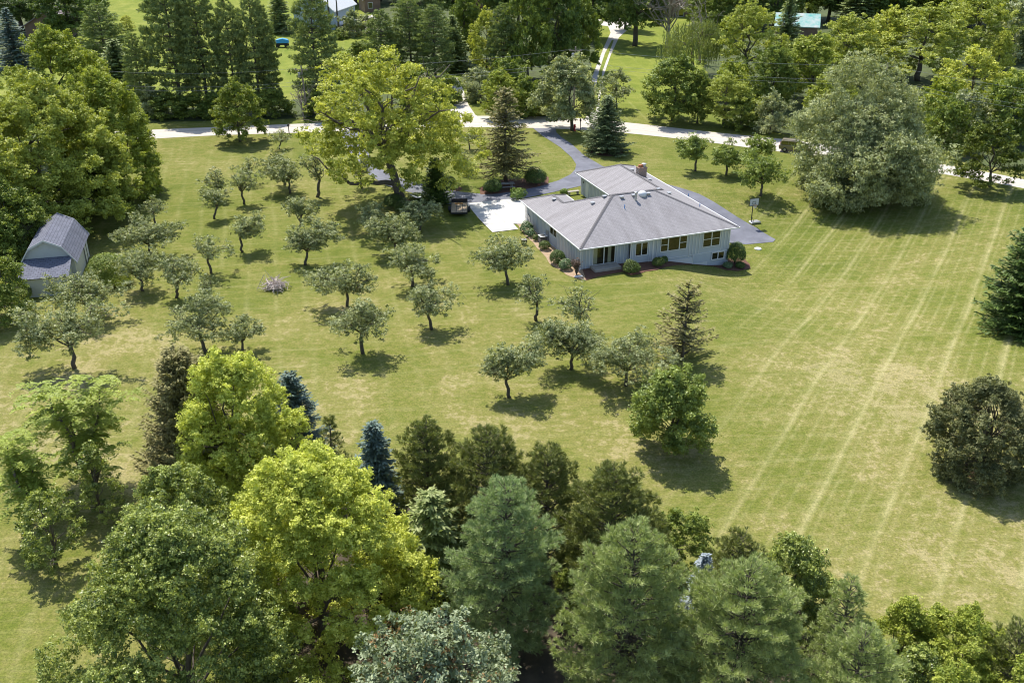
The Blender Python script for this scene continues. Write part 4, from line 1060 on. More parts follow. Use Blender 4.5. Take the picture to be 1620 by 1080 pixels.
# picnic table
x, y, z = at(797, 300); p = empty('picnic_table', (x+.2, y+.3, z+.04), R(12), 'grey wooden picnic table on mulch between two spreading bushes', 'picnic table')
m = MB()
for k in range(5): m.box(-1.2,1.2,-.4+k*.165,-.4+k*.165+.145,.72,.76)
m.build('table_top', M['greywood'], p)
for s_ in (-1, 1):
    m = MB(); m.box(-1.2,1.2,s_*.75-.15,s_*.75-.01,.42,.46); m.box(-1.2,1.2,s_*.75+.01,s_*.75+.15,.42,.46); m.build('bench', M['greywood'], p)
for s_ in (-.85, .85):
    m = MB(); m.tube([(s_,-.75,0),(s_,-.3,.72)], .05, 4); m.tube([(s_,.75,0),(s_,.3,.72)], .05, 4); m.box(s_-.04,s_+.04,-.85,.85,.35,.42); m.box(s_-.04,s_+.04,-.38,.38,.66,.72); m.build('leg', M['greywood'], p)

# hammock
a0, a1 = at(646.5, 322), at(680, 318)
p = empty('hammock', ((a0[0]+a1[0])/2, (a0[1]+a1[1])/2-.4, 0), math.atan2(a1[1]-a0[1], a1[0]-a0[0]), 'pale cloth hammock hanging between the big maple and dark arborvitae', 'hammock')
L = math.dist(a0[:2], a1[:2])/2*.92; m = MB(); n = 14
for i in range(n+1):
    t = i/n*2-1; zc = .75+.75*t*t; w2 = .12+.38*(1-abs(t)**3)
    for j in range(5):
        v_ = j/4*2-1; m.v.append((t*L, v_*w2, zc+.14*v_*v_*(1-abs(t))))
for i in range(n):
    for j in range(4): q_ = i*5+j; m.f.append((q_, q_+1, q_+6, q_+5))
m.build('cloth', M['hammock'], p, smooth=True)
m = MB(); m.tube([(-L,0,1.5),(-L-.5,.2,1.9)], .02, 5); m.tube([(L,0,1.5),(L+.4,.1,1.9)], .02, 5)
for s_ in (-1, 1): m.tube([(t*L, s_*(.12+.38*(1-abs(t)**3)), .75+.75*t*t+.14*(1-abs(t))) for t in np.linspace(-1, 1, 15)], .025, 5)
m.build('rope', M['greywood'], p)

# utility trailer
c0, c1, c2 = at(718, 349), at(741, 347), at(713, 323)
tx, ty = (c0[0]+c1[0]+c2[0]+at(735, 321)[0])/4, (c0[1]+c1[1]+c2[1]+at(735,321)[1])/4
p = empty('utility_trailer', (tx, ty, 0), R(2), 'black open utility trailer with plank floor parked beside the patio', 'trailer')
W2, L2 = .98, 2.0
m = MB(); m.box(-W2,W2,-L2,L2,.48,.55); m.build('floor', M['plank'], p)
m = MB()
for a, b, c, d in ((-W2-.06,-W2,-L2,L2),(W2,W2+.06,-L2,L2),(-W2,W2,L2,L2+.06),(-W2,W2,-L2-.06,-L2)): m.box(a,b,c,d,.38,.58)
for xx in (-W2-.03, W2+.03):
    m.tube([(xx,-L2,1.0),(xx,L2,1.0)], .035, 6)
    for yy in (-L2,-.7,.7,L2): m.tube([(xx,yy,.5),(xx,yy,1.0)], .03, 6)
m.tube([(-W2,L2,1.0),(W2,L2,1.0)], .035, 6); m.build('frame', M['black'], p)
m = MB(); m.box(-W2,W2,L2-.05,L2-.01,.56,1.0); m.build('front_panel', M['black'], p)
m = MB(); m.box(-.55,.45,1.35,1.5,.55,.62); m.build('strap', M['orange'], p)
for xx in (-.35, .4): 
    m = MB(); m.box(xx-.035,xx+.035,-1.9,1.3,.551,.575); m.build('rail', M['black'], p)
for s_ in (-1, 1):
    m = MB()
    for i in range(8):
        a = math.pi*i/7; b_ = math.pi*(i+1)/8
    prf = [(.42*math.cos(a), .34+.42*math.sin(a)) for a in np.linspace(.1, math.pi-.1, 9)]; prf2 = [(.38*math.cos(a), .34+.38*math.sin(a)) for a in np.linspace(math.pi-.1, .1, 9)]
    o = MB(); o.prism(prf+prf2, -.14, .14); o.v = [(s_*(W2+.24)+yy, xx-.1, zz) for xx, yy, zz in o.v]; o.build('mudguard', M['black'], p)
    o = MB(); o.wheel(0, 0, .33, .33, .2); o.v = [(s_*(W2+.24)+yy, xx-.1, zz) for xx, yy, zz in o.v]; wh = o.build('wheel', M['rubber'], p)
    o = MB(); o.wheel(0, 0, .33, .17, .215, 12); o.v = [(s_*(W2+.24)+yy, xx-.1, zz) for xx, yy, zz in o.v]; o.build('rim', M['chrome'], wh)
m = MB(); m.tube([(-.7,L2,.42),(0,L2+1.2,.42),(.7,L2,.42)], .04, 6); m.tube([(0,L2+1.1,.42),(0,L2+1.5,.42)], .05, 6); m.build('drawbar', M['black'], p)

# vehicles: side profile pulled across, cut glass, separate wheels
def vehicle(name, loc, rz, L, W, Hh, body, label, cat, kind='suv', group=None):
    p = empty(name, loc, rz, label, cat, group); k = L/4.6; hk = Hh/1.75
    if kind == 'suv': lowp = [(-2.25,.42),(-2.28,.75),(-2.2,1.02),(1.05,1.08),(2.1,.98),(2.28,.78),(2.28,.42),(1.85,.38),(-1.85,.38)]; cabp = [(-2.18,1.02),(-2.02,1.62),(-1.9,1.72),(.15,1.75),(.35,1.7),(1.1,1.06)]
    else: lowp = [(-2.25,.4),(-2.3,.75),(-2.15,.95),(-1.4,1.02),(1.1,1.0),(2.1,.85),(2.28,.65),(2.25,.38),(-1.85,.35)]; cabp = [(-1.75,.98),(-1.15,1.42),(-.9,1.47),(.3,1.47),(.5,1.43),(1.2,.98)]
    sc = lambda pl_: [(a*k, b*hk) for a, b in pl_]
    m = MB(); m.prism(sc(lowp), -W/2, W/2); b_ = m.build('body', body, p, bevel=.05)
    m = MB(); m.prism(sc(cabp), -W/2+.12, W/2-.12); c_ = m.build('cabin', body, p, bevel=.05)
    zc0, zc1 = (1.12, 1.6) if kind == 'suv' else (1.03, 1.38)
    spans = ((-1.95,-1.05),(-.97,-.12),(-.04,.62)) if kind == 'suv' else ((-1.15,-.3),(-.22,.62))
    for s_ in (-1, 1):
        for a, c in spans:
            sl = .18 if c > .5 else 0; y_ = s_*(W/2-.112)
            m = MB(); m.add([(a*k,y_,zc0*hk),(c*k,y_,zc0*hk),((c-sl)*k,y_,zc1*hk),((a+.05)*k,y_,zc1*hk)], [(0,1,2,3)]); m.build('side_window', M['carglass'], p)
    fr_ = [cabp[-1], cabp[-2]]; re = [cabp[0], cabp[1]]
    for (a0, z0), (a1, z1), sg, nm in ((*fr_, 1, 'windscreen'), (*re, -1, 'rear_window')):
        q0 = (a0+(a1-a0)*.12, z0+(z1-z0)*.12); q1 = (a0+(a1-a0)*.92, z0+(z1-z0)*.92); e = .012*sg
        m = MB(); m.add([(q0[0]*k+e,-W/2+.2,q0[1]*hk+.01),(q0[0]*k+e,W/2-.2,q0[1]*hk+.01),(q1[0]*k+e,W/2-.24,q1[1]*hk+.01),(q1[0]*k+e,-W/2+.24,q1[1]*hk+.01)], [(0,1,2,3)]); m.build(nm, M['carglass'], p)
    for sx in (-1.4, 1.42):
        for s_ in (-1, 1):
            m = MB(); m.wheel(sx*k, s_*(W/2-.1), .36*hk, .36*hk, .24); wh = m.build('wheel', M['rubber'], p)
            m = MB(); m.wheel(sx*k, s_*(W/2-.085), .36*hk, .21*hk, .24, 12); m.build('rim', M['chrome'], wh)
    for s_ in (-1, 1):
        m = MB(); m.box(2.24*k,2.30*k,s_*(W/2-.3)-.14,s_*(W/2-.3)+.14,.68*hk,.82*hk); m.build('headlight', M['white'], p)
        m = MB(); m.box(-2.31*k,-2.24*k,s_*(W/2-.16)-.08,s_*(W/2-.16)+.08,.7*hk,1.0*hk); m.build('tail_light', M['red'], p)
    if kind == 'suv':
        for s_ in (-1, 1): m = MB(); m.tube([(-1.85*k,s_*(W/2-.3),1.79*hk),(.1*k,s_*(W/2-.3),1.8*hk)], .03, 5); m.build('roof_rack', M['black'], p)
    return p
x, y, z = at(1256, 243)
vehicle('parked_car', (x+.4, y+1., .02), R(-22), 4.7, 1.85, 1.75, M['khaki'], 'khaki estate car on the road, half hidden by the silver willow', 'car')
x, y, z = at(567, 44); vehicle('parked_car', (x, y, 0), R(25), 4.6, 1.8, 1.5, M['cargrey'], 'grey car by the dark one, right of the far white truck', 'car', 'sedan', 'cars beside the far barn')
x, y, z = at(549, 47); vehicle('parked_car', (x, y, 0), R(160), 4.5, 1.8, 1.6, M['cardark'], 'dark car directly right of the white box truck', 'car', 'suv', 'cars beside the far barn')
# box truck
x, y, z = at(518, 44); p = empty('box_truck', (x, y, 0), R(-28), 'white box truck parked in front of the far pale barn', 'truck')
m = MB(); m.box(-5.2,1.4,-1.25,1.25,1.0,3.9); m.build('cargo_box', M['whitepaint'], p, bevel=.05)
m = MB(); m.prism([(1.55,.7),(1.55,2.6),(2.7,2.65),(3.2,1.8),(4.3,1.65),(4.5,1.2),(4.5,.7)], -1.05, 1.05); m.build('cab', M['whitepaint'], p, bevel=.08)
m = MB(); m.add([(2.79,-.9,2.55),(2.79,.9,2.55),(3.21,.9,1.85),(3.21,-.9,1.85)], [(0,1,2,3)]); m.build('windscreen', M['carglass'], p)
for s_ in (-1, 1): m = MB(); m.add([(1.8,s_*1.06,1.8),(2.9,s_*1.06,1.8),(2.55,s_*1.06,2.45),(1.8,s_*1.06,2.45)], [(0,1,2,3)]); m.build('side_window', M['carglass'], p)
m = MB(); m.box(-5.2,3.2,-.5,.5,.6,.98); m.build('chassis', M['black'], p)
for sx in (-3.6, 3.3):
    for s_ in (-1, 1): m = MB(); m.wheel(sx, s_*1.0, .5, .5, .3); wh = m.build('wheel', M['rubber'], p); m = MB(); m.wheel(sx, s_*1.02, .5, .26, .3, 12); m.build('rim', M['chrome'], wh)
# tarp-covered cart far left
x, y, z = at(447, 75); p = empty('covered_cart', (x, y, z), R(5), 'small cart under a bright blue cover on the far lawn among the pines', 'cart')
m = MB(); m.add([(-1.9,-.8,1.0),(1.6,-.8,1.0),(1.6,.8,1.0),(-1.9,.8,1.0),(-1.2,-.55,1.75),(.2,-.6,2.0),(1.4,-.5,1.7),(1.4,.5,1.7),(.2,.6,2.0),(-1.2,.55,1.75)], [(0,3,2,1),(0,1,6,5,4),(3,9,8,7,2),(4,5,8,9),(5,6,7,8),(0,4,9,3),(1,2,7,6)]); m.build('cover', M['carblue'], p, bevel=.06)
m = MB(); m.box(-1.4,1.3,-.6,.6,.55,.98); m.build('chassis', M['black'], p)
for sx in (-1., 1.0):
    for s_ in (-1, 1): m = MB(); m.wheel(sx, s_*.75, .45, .45, .25); m.build('wheel', M['rubber'], p)

# far buildings
def gable(name, px_, rz, w, d, eh, rh, wallm, roofm, label, cat='house', doors=(), over=.5):
    x, y, z = at(*px_); p = empty(name, (x, y, 0), rz, label, cat)
    m = MB(); m.prism([(-w/2,-.1),(-w/2,eh),(0,eh+rh),(w/2,eh),(w/2,-.1)], 0, d); m.build('wall', wallm, p)
    s_ = rh/(w/2); o = over; th = .18
    m = MB()
    for sg in (-1, 1):
        m.add([(0,-o,eh+rh+.03),(sg*(w/2+o),-o,eh-s_*o+.03),(sg*(w/2+o),d+o,eh-s_*o+.03),(0,d+o,eh+rh+.03),(0,-o,eh+rh+.03+th),(sg*(w/2+o),-o,eh-s_*o+.03+th),(sg*(w/2+o),d+o,eh-s_*o+.03+th),(0,d+o,eh+rh+.03+th)],
              [(0,1,2,3),(4,7,6,5),(0,4,5,1),(1,5,6,2),(2,6,7,3)])
    m.build('roof', roofm, p)
    for (a0, a1, z0, z1) in doors:
        m = MB(); m.box(a0-.12,a1+.12,-.06,-.01,z0-.12,z1+.12); f = m.build('window', M['white'], p); m = MB(); m.box(a0,a1,-.08,-.065,z0,z1); m.build('pane', M['carglass'], f)
    return p
gable('barn', (498,46), R(-14), 11, 14, 4.6, 4.8, M['barnblue'], M['white'], 'pale blue barn with a steep white roof behind the white truck', 'barn', ((-.8,.8,5.2,7.0),(1.5,3.8,1.,3.2)))
gable('house', (590,20), R(20), 4.5, 8, 3.6, 1.8, M['brownwall'], M['mauve'], 'brown house corner showing between the far pines right of the cars', 'house', ((-1.2,0,1.2,2.6),))
gable('house', (78,62), R(10), 10, 12, 3.2, 3.0, M['brownwall'], M['mauve'], 'mauve roofed house peeking over the yellow-green trees at far left', 'house', ((-2,-.5,1.,2.4),))
gable('house', (1075,27), R(-12), 16, 12, 3.4, 3.6, M['brownwall'], M['mauve'], 'mauve roofed house behind the dead tree at the top', 'house', ((-5,-3,1.,2.4),(-1,1,.2,2.3),(3,5,1.,2.4)))
gable('house', (1290,62), R(76), 8, 9.5, 3.4, 2.2, M['brownwall'], M['tealmetal'], 'low house with patchy teal and white roof in the right woods', 'house', ((-2,-.5,1.,2.4),))

# ------------------------------------------------------------------ orchard
G_OR = 'apple trees of the orchard left of the house'
orch = [  # base x,y | crown l,r | top | seed | leafy | label
 (245,355,222,269,309,11,.8,'smallest apple tree, upright and thin, highest up the lawn above the shed'),
 (238,405,183,282,350,12,1.1,'two lobed spreading apple tree directly right of the shed roof'),
 (334,432,304,371,371,13,.9,'apple tree with a long bare leaning trunk right of the flat two lobed one'),
 (384,398,364,431,341,14,1.,'rounded apple tree in the middle left with a forked trunk and separate shadow'),
 (339,346,312,372,296,15,.95,'apple tree left of the pair whose crowns touch near the upper left lawn'),
 (386,323,360,410,268,16,.9,'apple tree with thin slanting trunk just behind its touching neighbour'),
 (350,318,316,360,268,17,.85,'small apple crown showing behind the upper left touching pair'),
 (398,290,374,413,247,18,.8,'far apple tree with a flat crown below the linden by the road'),
 (459,306,409,478,251,19,1.1,'apple tree with a crown stretched left, nearest left of the yellow maple'),
 (502,312,470,517,226,20,1.,'tall apple tree half under the left side of the big yellow maple'),
 (452,292,425,462,236,21,.9,'grey green apple crown between the road and the left stretched apple'),
 (442,236,424,466,206,22,.35,'half dead apple tree with bare grey branches beside the road mailbox'),
 (470,373,442,513,314,23,.9,'apple tree with a clear forked trunk left below the yellow maple'),
 (483,419,451,529,356,24,1.1,'dense apple tree with two heads just below the forked one'),
 (226,460,178,261,399,25,.95,'apple tree right of the shed with mulch circle at its trunk'),
 (279,471,243,324,404,26,.95,'wide apple tree standing second to the right from the shed'),
 (330,480,311,337,436,27,.5,'very thin broken apple tree with a bent dark trunk'),
 (326,557,258,372,468,28,1.,'large loose apple tree with pale bare twigs behind the yellow corner maple'),
 (384,556,348,424,503,29,1.1,'apple tree crown half hidden behind the foreground yellow maple'),
 (118,582,12,190,477,30,1.25,'largest apple tree with broad drooping arms, lower left of the shed'),
 (148,505,68,192,438,31,1.,'sprawling apple tree right against the shed lean-to'),
 (605,368,560,618,326,32,.9,'low grey green apple tree left of the hammock'),
 (664,366,630,704,321,33,1.15,'bushy apple tree between the hammock and black trailer'),
 (626,404,578,668,343,34,1.15,'broad apple tree directly below the big yellow maple'),
 (652,453,613,700,390,35,1.15,'broad apple tree below the one under the big maple'),
 (804,450,753,843,378,36,1.2,'round dense apple tree standing alone left of the house corner'),
 (848,507,811,868,434,37,.75,'narrow upright apple tree below the front corner of the house'),
 (549,484,486,601,417,38,1.05,'wide leaning apple tree in the middle of the lawn with drooping right side'),
 (683,521,638,723,448,39,1.,'apple tree in the centre of the lawn right of the dark dense one'),
 (574,559,527,625,469,40,1.2,'dense dark apple tree lowest in the centre of the lawn'),
 (921,527,872,959,451,41,.6,'sparse apple tree with bare limbs directly below the front step'),
 (903,584,853,960,513,42,1.15,'apple tree with a long horizontal limb pointing right'),
 (806,628,769,872,552,43,1.15,'two headed apple tree lowest of the three right of the lawn centre'),
 (990,610,928,1064,536,44,1.05,'wide low apple tree between the horizontal limbed one and thin spruce'),
 (743,237,726,775,205,45,.85,'small apple tree on the island lawn right of the yellow maple'),
 (733,277,722,746,236,46,.5,'thin leaning dark trunked apple tree in front of the island lawn'),
 (573,297,548,592,252,47,.8,'small apple tree in the shade under the left arm of the yellow maple')]
for (bx, by, l, r, top, sd_, lf, lab) in orch:
    x, y, z, h, rad, off = solve((bx, by), l, r, top, .5)
    ms = applet(sd_, h, rad*2, off, nl=[5, 7, 9, 6, 8][sd_ % 5]+(3 if rad > 2.6 else 0), dens=lf*1.0, leaf=.135+.0006*(y-50), dead=.5 if 'bare' in lab or 'dead' in lab else .1, lean=off*.12+random.Random(sd_).uniform(-.3, .3), lobes=sd_ in (12, 30, 38, 42, 43, 24, 34))
    plant('apple_tree', ms, (x, y, z), 0, lab, 'apple tree', G_OR)
G2 = 'apple trees between the house and the road'
for (bx, by, l, r, top, sd_, lab) in ((1100,271,1067,1124,214,51,'leftmost of the dark round apple trees near the road right of the chimney'),
    (1149,277,1119,1184,222,52,'middle apple tree of the row near the road right of the house'),
    (1203,310,1169,1241,246,53,'apple tree nearest the basketball hoop with a leaning trunk'),
    (1194,262,1178,1232,216,54,'apple tree furthest right in the row, in front of the khaki car')):
    x, y, z, h, rad, off = solve((bx, by), l, r, top, .5)
    plant('apple_tree', applet(sd_, h, rad*2, off, nl=10, dens=1.5, leaf=.21, mat='pear'), (x, y, z), 0, lab, 'apple tree', G2)
x, y, z, h, rad, off = solve((1067,714), 997, 1129, 590, .15)
plant('pear_tree', broad(60, h, rad, .1, 60, .27, .17, 1.0, 'pear', 'barkd', .35, off, low=.75), (x, y, z), 0, 'full round pear tree standing lowest on the open lawn', 'pear tree')
x, y, z, h, rad, off = solve((1079,569), 1042, 1129, 447, .3)
plant('spruce', spruce(61, h, rad*1.3, 'sprucedry', .8, .36, .05, .05, .42, .38, .6, .12), (x, y, z), 0, 'thin ragged spruce alone on the lawn below the house', 'spruce')

# ------------------------------------------------------------------ lawn trees and roadside trees
def put(fn, b, l, r, top, lab, cat, name, group=None, cbf=.3, **kw):
    x, y, z, h, rad, off = solve(b, l, r, top, cbf)
    if fn is broad and 'off' not in kw: kw['off'] = off
    sd_ = kw.pop('seed', int(l*7+top) % 9973)
    rad *= kw.pop('rk', 1.)*(1.08 if fn is broad else .95 if fn is pinnate else 1.22)
    if fn is broad: h *= kw.pop('hk', .95)
    return plant(name, fn(sd_, h, rad, **kw), (x, y, z), 0, lab, cat, group)
# big yellow maple with leaning trunk and long low arm
x, y, z, h, rad, off = solve((637,323), 486, 744, 74, .25)
t = Tree(70); rg = t.rg
trunkp = t.limb((0,0,-.1), (-1.6,.3,6.2), .62, .45, 0, 5, 10, .01)
t.limb((-.6,.1,2.6), (-6.5,-.6,2.9), .36, .22, .02, 5, 7, .03); t.limb((-6.5,-.6,2.9), (-11,-.4,6.5), .22, .06, .0, 5, 6, .03)
tips = []
for k in range(13):
    a = 2*math.pi*k/13; e = rg.uniform(.45, .9)
    q_ = Vector((off-.0+rad*e*math.cos(a), rad*.85*e*math.sin(a), h*rg.uniform(.5, .9)))
    pts = t.limb((-1.6,.3,6.1), q_, .26, .06, .12, 6, 6, .04); tips.append(q_)
    for j in range(3): i = int(rg.integers(2, 6)); t.limb(pts[i], pts[i]+Vector((rg.normal()*2, rg.normal()*2, abs(rg.normal())*1.6)), .08, .02, .05, 4, 5, .05)
env = envelope(rg, 12, .45)
for k in range(270):
    d = unit(rg.normal(size=3)); d[2] = abs(d[2])-.62*rg.uniform(0, 1)*1.15; d = unit(d)
    e = float(env(d[None])[0])*rg.choice([1, .88, .7, .45], p=[.45, .27, .18, .1])
    c = np.array([off+d[0]*rad*.94*e, d[1]*rad*.85*e, h*.45+d[2]*h*.54*min(1.03, e)])
    if c[2] < 2.2 : continue
    t.cluster(c, rg.uniform(.8, 1.6), int(rg.uniform(170, 330)), .30, .20, .45, .7, .2, shell=.15)
plant('maple_tree', t.meshes(M['bigyellow'], M['bark']), (x, y, z), 0, 'huge yellow green maple with thick leaning trunk beside the driveway', 'maple tree')
put(spruce, (690,323), 671, 710, 253, 'dark narrow arborvitae at the right end of the hammock', 'arborvitae', 'arborvitae', cbf=.0, mat='yewd', dens=1.3, lf=.3, cb=.0, droop=-.1, step=.25, power=.55, nb0=12, rk=1.05)
put(spruce, (800,287), 757, 843, 136, 'tall dark spruce behind the picnic table on the island lawn', 'spruce', 'spruce', cbf=.1, mat='sprucedry', dens=1.0, lf=.42, cb=.13, droop=.3, step=.5, power=.7, lift=.1, gap=.16, rk=1.1)
put(spruce, (958,240), 926, 988, 152, 'bluish spruce standing in a round mulch ring by the driveway', 'spruce', 'spruce', cbf=.0, mat='spruce', dens=1.2, lf=.38, cb=.04, droop=.15, step=.34, power=.7, gap=.03, rk=1.1, nb0=11)
put(broad, (905,207), 847, 946, 86, 'round grey green tree at the road by the driveway mouth', 'tree', 'roadside_tree', cb=.2, ncl=60, rcl=.24, leaf=.34, dens=.9, mat='silver', bark='barkd', amp=.25, low=.8)
bpy.data.materials['leaf_silver_willow']
put(broad, (976,172), 943, 1001, 111, 'small loose tree with forked trunk right beside the gravel drive', 'tree', 'small_tree', cb=.3, ncl=30, rcl=.24, leaf=.3, dens=.55, mat='apple', bark='barkd', limbs=20)
put(broad, (380,224), 331, 416, 124, 'dark linden with a flat bottomed crown standing at the road edge', 'linden', 'linden_tree', cb=.12, ncl=130, rcl=.17, leaf=.26, dens=1.0, mat='linden', bark='barkd', amp=.05, shape=.8, low=1.0, flat=.45, shoots=.3)
put(broad, (1566,296), 1516, 1622, 186, 'dark wide linden at the right end of the road', 'linden', 'linden_tree', cb=.12, ncl=95, rcl=.18, leaf=.3, dens=1.0, mat='lindendark', bark='barkd', amp=.05, shoots=.3, shape=.75, low=1.1, flat=.4)
put(spruce, (1622,520), 1556, 1690, 362, 'very dark dense evergreen cut by the right edge of the lawn', 'evergreen', 'evergreen_tree', mat='yewd', dens=1.3, lf=.36, cb=.03, droop=.15, step=.3, power=.33, nb0=14, rk=.92)
put(broad, (1556,750), 1488, 1640, 600, 'dull bronze green crabapple with many upright shoots at the right', 'crabapple', 'crabapple_tree', cb=.0, ncl=230, rcl=.14, leaf=.12, dens=.75, mat='crab', bark='barkd', amp=.15, low=.8, limbs=60, tj=.3, shoots=.9)
# silver willow in two masses
x, y, z, h, rad, off = solve((1378,312), 1245, 1487, 97, .15)
t = Tree(77); rg = t.rg
for (cx, cy, cz, rx, rz2, n_) in ((0,3,h*.48,rad*.88,h*.43,170),(rad*.15,-4,h*.32,rad*.6,h*.27,90),(-rad*.42,-3.5,h*.18,rad*.46,h*.17,50),(rad*.44,-2,h*.16,rad*.34,h*.15,30)):
    env = envelope(rg, 10, .3)
    for k in range(n_):
        d = rdir(rg, 1)[0]; e = float(env(d[None])[0])*rg.choice([1, .85, .6], p=[.6, .25, .15])
        c = np.array([cx+off*.5+d[0]*rx*e*.88, cy+d[1]*rx*.75*e, max(1.1, cz+d[2]*rz2*e*.9)])
        t.cluster(c, rg.uniform(1.1, 2.2), 560, .36, .13, .35, .85, .2, shell=.3, droop=.5)
    for k in range(9): a = rg.uniform(0, 6.28); t.limb((cx*.3,0,.2), (cx+math.cos(a)*rx*.45, cy+abs(math.sin(a))*rx*.4, cz+rg.uniform(0, rz2*.5)), .3, .06, .05, 5, 6, .04)
plant('willow_tree', t.meshes(M['silver'], M['bark']), (x, y, z), 0, 'enormous silver green willow mound in front of the road on the right', 'willow')

# ------------------------------------------------------------------ trees across the road and woods
PROTO = {}
def proto(kind, v):
    key = (kind, v)
    if key in PROTO: return PROTO[key]
    s_ = 500+v*17+sum(map(ord, kind))
    if kind == 'pine': m = (pine(s_, 20, 5.2, 'farpine', .62, .95, .1, 'oval', 'barkd', 7, .95, .25, .08, .26, 7, .32), 20, 4.5)
    elif kind == 'conifer': m = (spruce(s_, 18, 4.2, 'farpine', .9, .75, .05, .3, .55, .04, .7, .05, 'barkd', 10), 18, 3.7)
    elif kind == 'oak': m = (broad(s_, 20, 8, .2, 120, .2, .5, .7, 'dark', 'barkd', .3, trunk=.5), 20, 7.2)
    elif kind == 'maple': m = (broad(s_, 14, 6, .12, 110, .2, .42, .7, 'maple', 'barkd', .3, low=.8), 14, 5.5)
    elif kind == 'lime': m = (broad(s_, 13, 5.5, .1, 110, .18, .38, .65, 'lime', 'barkd', .4, shape=.8, low=.8), 13, 5)
    elif kind == 'yellow': m = (broad(s_, 12, 5, .08, 100, .17, .36, .6, 'bigyellow', 'barkd', .45, shape=.75, low=.8), 12, 4.6)
    elif kind == 'locust': m = (broad(s_, 15, 6, .2, 130, .17, .34, .65, 'locust', 'barkd', .35, flat=.55, low=.7), 15, 5.5)
    elif kind == 'shrub': m = (broad(s_, 5, 3.2, .0, 50, .25, .3, .75, 'maple', 'barkd', .35, low=1.), 5, 2.8)
    elif kind == 'limeshrub': m = (broad(s_, 5, 3.2, .0, 50, .24, .3, .7, 'lime', 'barkd', .4, low=1.), 5, 2.8)
    elif kind == 'greyshrub': m = (broad(s_, 6, 3.4, .0, 50, .25, .3, .7, 'apple', 'barkd', .35, low=1.), 6, 3.0)
    elif kind == 'blue': m = (spruce(s_, 14, 3.6, 'blue', .9, .6, .05, .25, .6), 14, 3.6)
    elif kind == 'plum': m = (broad(s_, 10, 4.5, .15, 40, .27, .5, .8, 'redbig', 'barkd', .3), 10, 4.5)
    PROTO[key] = m; return m
NM = {'pine': ('pine_tree', 'pine'), 'conifer': ('conifer_tree', 'conifer'), 'oak': ('oak_tree', 'oak'), 'maple': ('maple_tree', 'maple tree'), 'lime': ('leafy_tree', 'tree'), 'yellow': ('yellow_tree', 'tree'),
      'locust': ('locust_tree', 'locust'), 'shrub': ('shrub', 'shrub'), 'limeshrub': ('shrub', 'shrub'), 'greyshrub': ('shrub', 'shrub'), 'blue': ('blue_spruce', 'spruce'), 'plum': ('plum_tree', 'plum tree')}
cnt = {}
def far(kind, b, l, r, top, lab, group, cbf=.3):
    x, y, z, h, rad, off = solve(b, l, r, top, cbf)
    v = cnt.get(kind, 0); cnt[kind] = v+1
    ms, h0, r0 = proto(kind, v % 3)
    rnd = random.Random(int(l*13+r*7+b[1]))
    return plant(NM[kind][0], ms, (x+off, y, z), rnd.uniform(0, 6.28), lab, NM[kind][1], group, sc=(rad/r0, rad/r0, h/h0))
GP = 'tall pines behind the road'
for a in (('pine',(265,177),214,312,-75,'tallest dark pine at the left end of the row behind the road',GP),
  ('pine',(312,176),268,352,-50,'tall pine second from the left behind the road, bare lower trunk',GP),
  ('pine',(360,177),330,392,-6,'narrow pine third from the left in the row behind the road',GP),
  ('pine',(397,177),366,432,-18,'lighter pine directly behind the linden, fourth from the left',GP),
  ('pine',(418,174),398,440,6,'thin pale pine left of the blue covered cart',GP),
  ('pine',(496,175),452,536,-28,'broad full pine just behind the left utility pole',GP),
  ('pine',(216,178),190,240,52,'short thin pine at the left end where the road disappears',GP),
  ('conifer',(438,52),418,460,-30,'very dark narrow spruce behind the blue covered cart',GP),
  ('pine',(163,120),118,200,4,'grey green pine above the yellow green trees at the left',GP),
  ('conifer',(180,150),150,215,60,'small conifer in front of the grey green left pine',GP),
  ('pine',(602,128),572,634,14,'pine directly above the left shoulder of the yellow maple',GP),
  ('pine',(645,122),612,682,-6,'pine second from the left behind the yellow maple',GP),
  ('pine',(684,130),652,720,6,'pine third from the left behind the yellow maple',GP),
  ('conifer',(712,112),690,742,24,'brownish conifer beside the dark red plum above the side drive',GP),
  ('pine',(660,60),620,700,-60,'rear pine rising behind the three above the yellow maple',GP),
  ('yellow',(762,122),738,800,18,'yellow green conifer like tree above the side drive',None),
  ('pine',(795,128),768,826,4,'pine just right of the yellow green tree above the side drive',GP),
  ('blue',(22,112),-22,52,12,'pale blue spruce in the upper left corner',None),
  ('oak',(95,72),50,150,-45,'dark oak behind the mauve roofed house at upper left',None),
  ('oak',(30,50),-30,70,-60,'dark oak in the very upper left corner behind the blue spruce',None),
  ('oak',(140,48),108,168,-40,'dark oak left of the far bright lawn',None),
  ('yellow',(199,48),186,212,26,'tiny yellow green tree alone on the far bright lawn',None)):
    far(*a)
GU = 'low shrubs under the roadside pines'
for i, (x0, w_, t_, lab, k_) in enumerate(((262,62,150,'low dark bough shrub under the tallest left pine','shrub'),(305,60,152,'low shrub under the bare trunked second pine','shrub'),(345,55,148,'low shrub left behind the linden crown','shrub'),
    (432,54,142,'low shrub right behind the linden crown','shrub'),(502,46,150,'low shrub right of the left utility pole foot','shrub'),(540,44,146,'blue green shrub left behind the yellow maple','greyshrub'),
    (238,40,140,'ragged shrub at the road left end under the short pine','greyshrub'),(662,60,110,'shrub at the foot of the pines above the yellow maple','shrub'),(705,48,120,'dark shrub left of the side drive top','shrub'))):
    far(k_, (x0, 184 if i < 7 else 165), x0-w_/2, x0+w_/2, t_, lab, GU)
GM = 'big trees between the side drive and gravel drive'
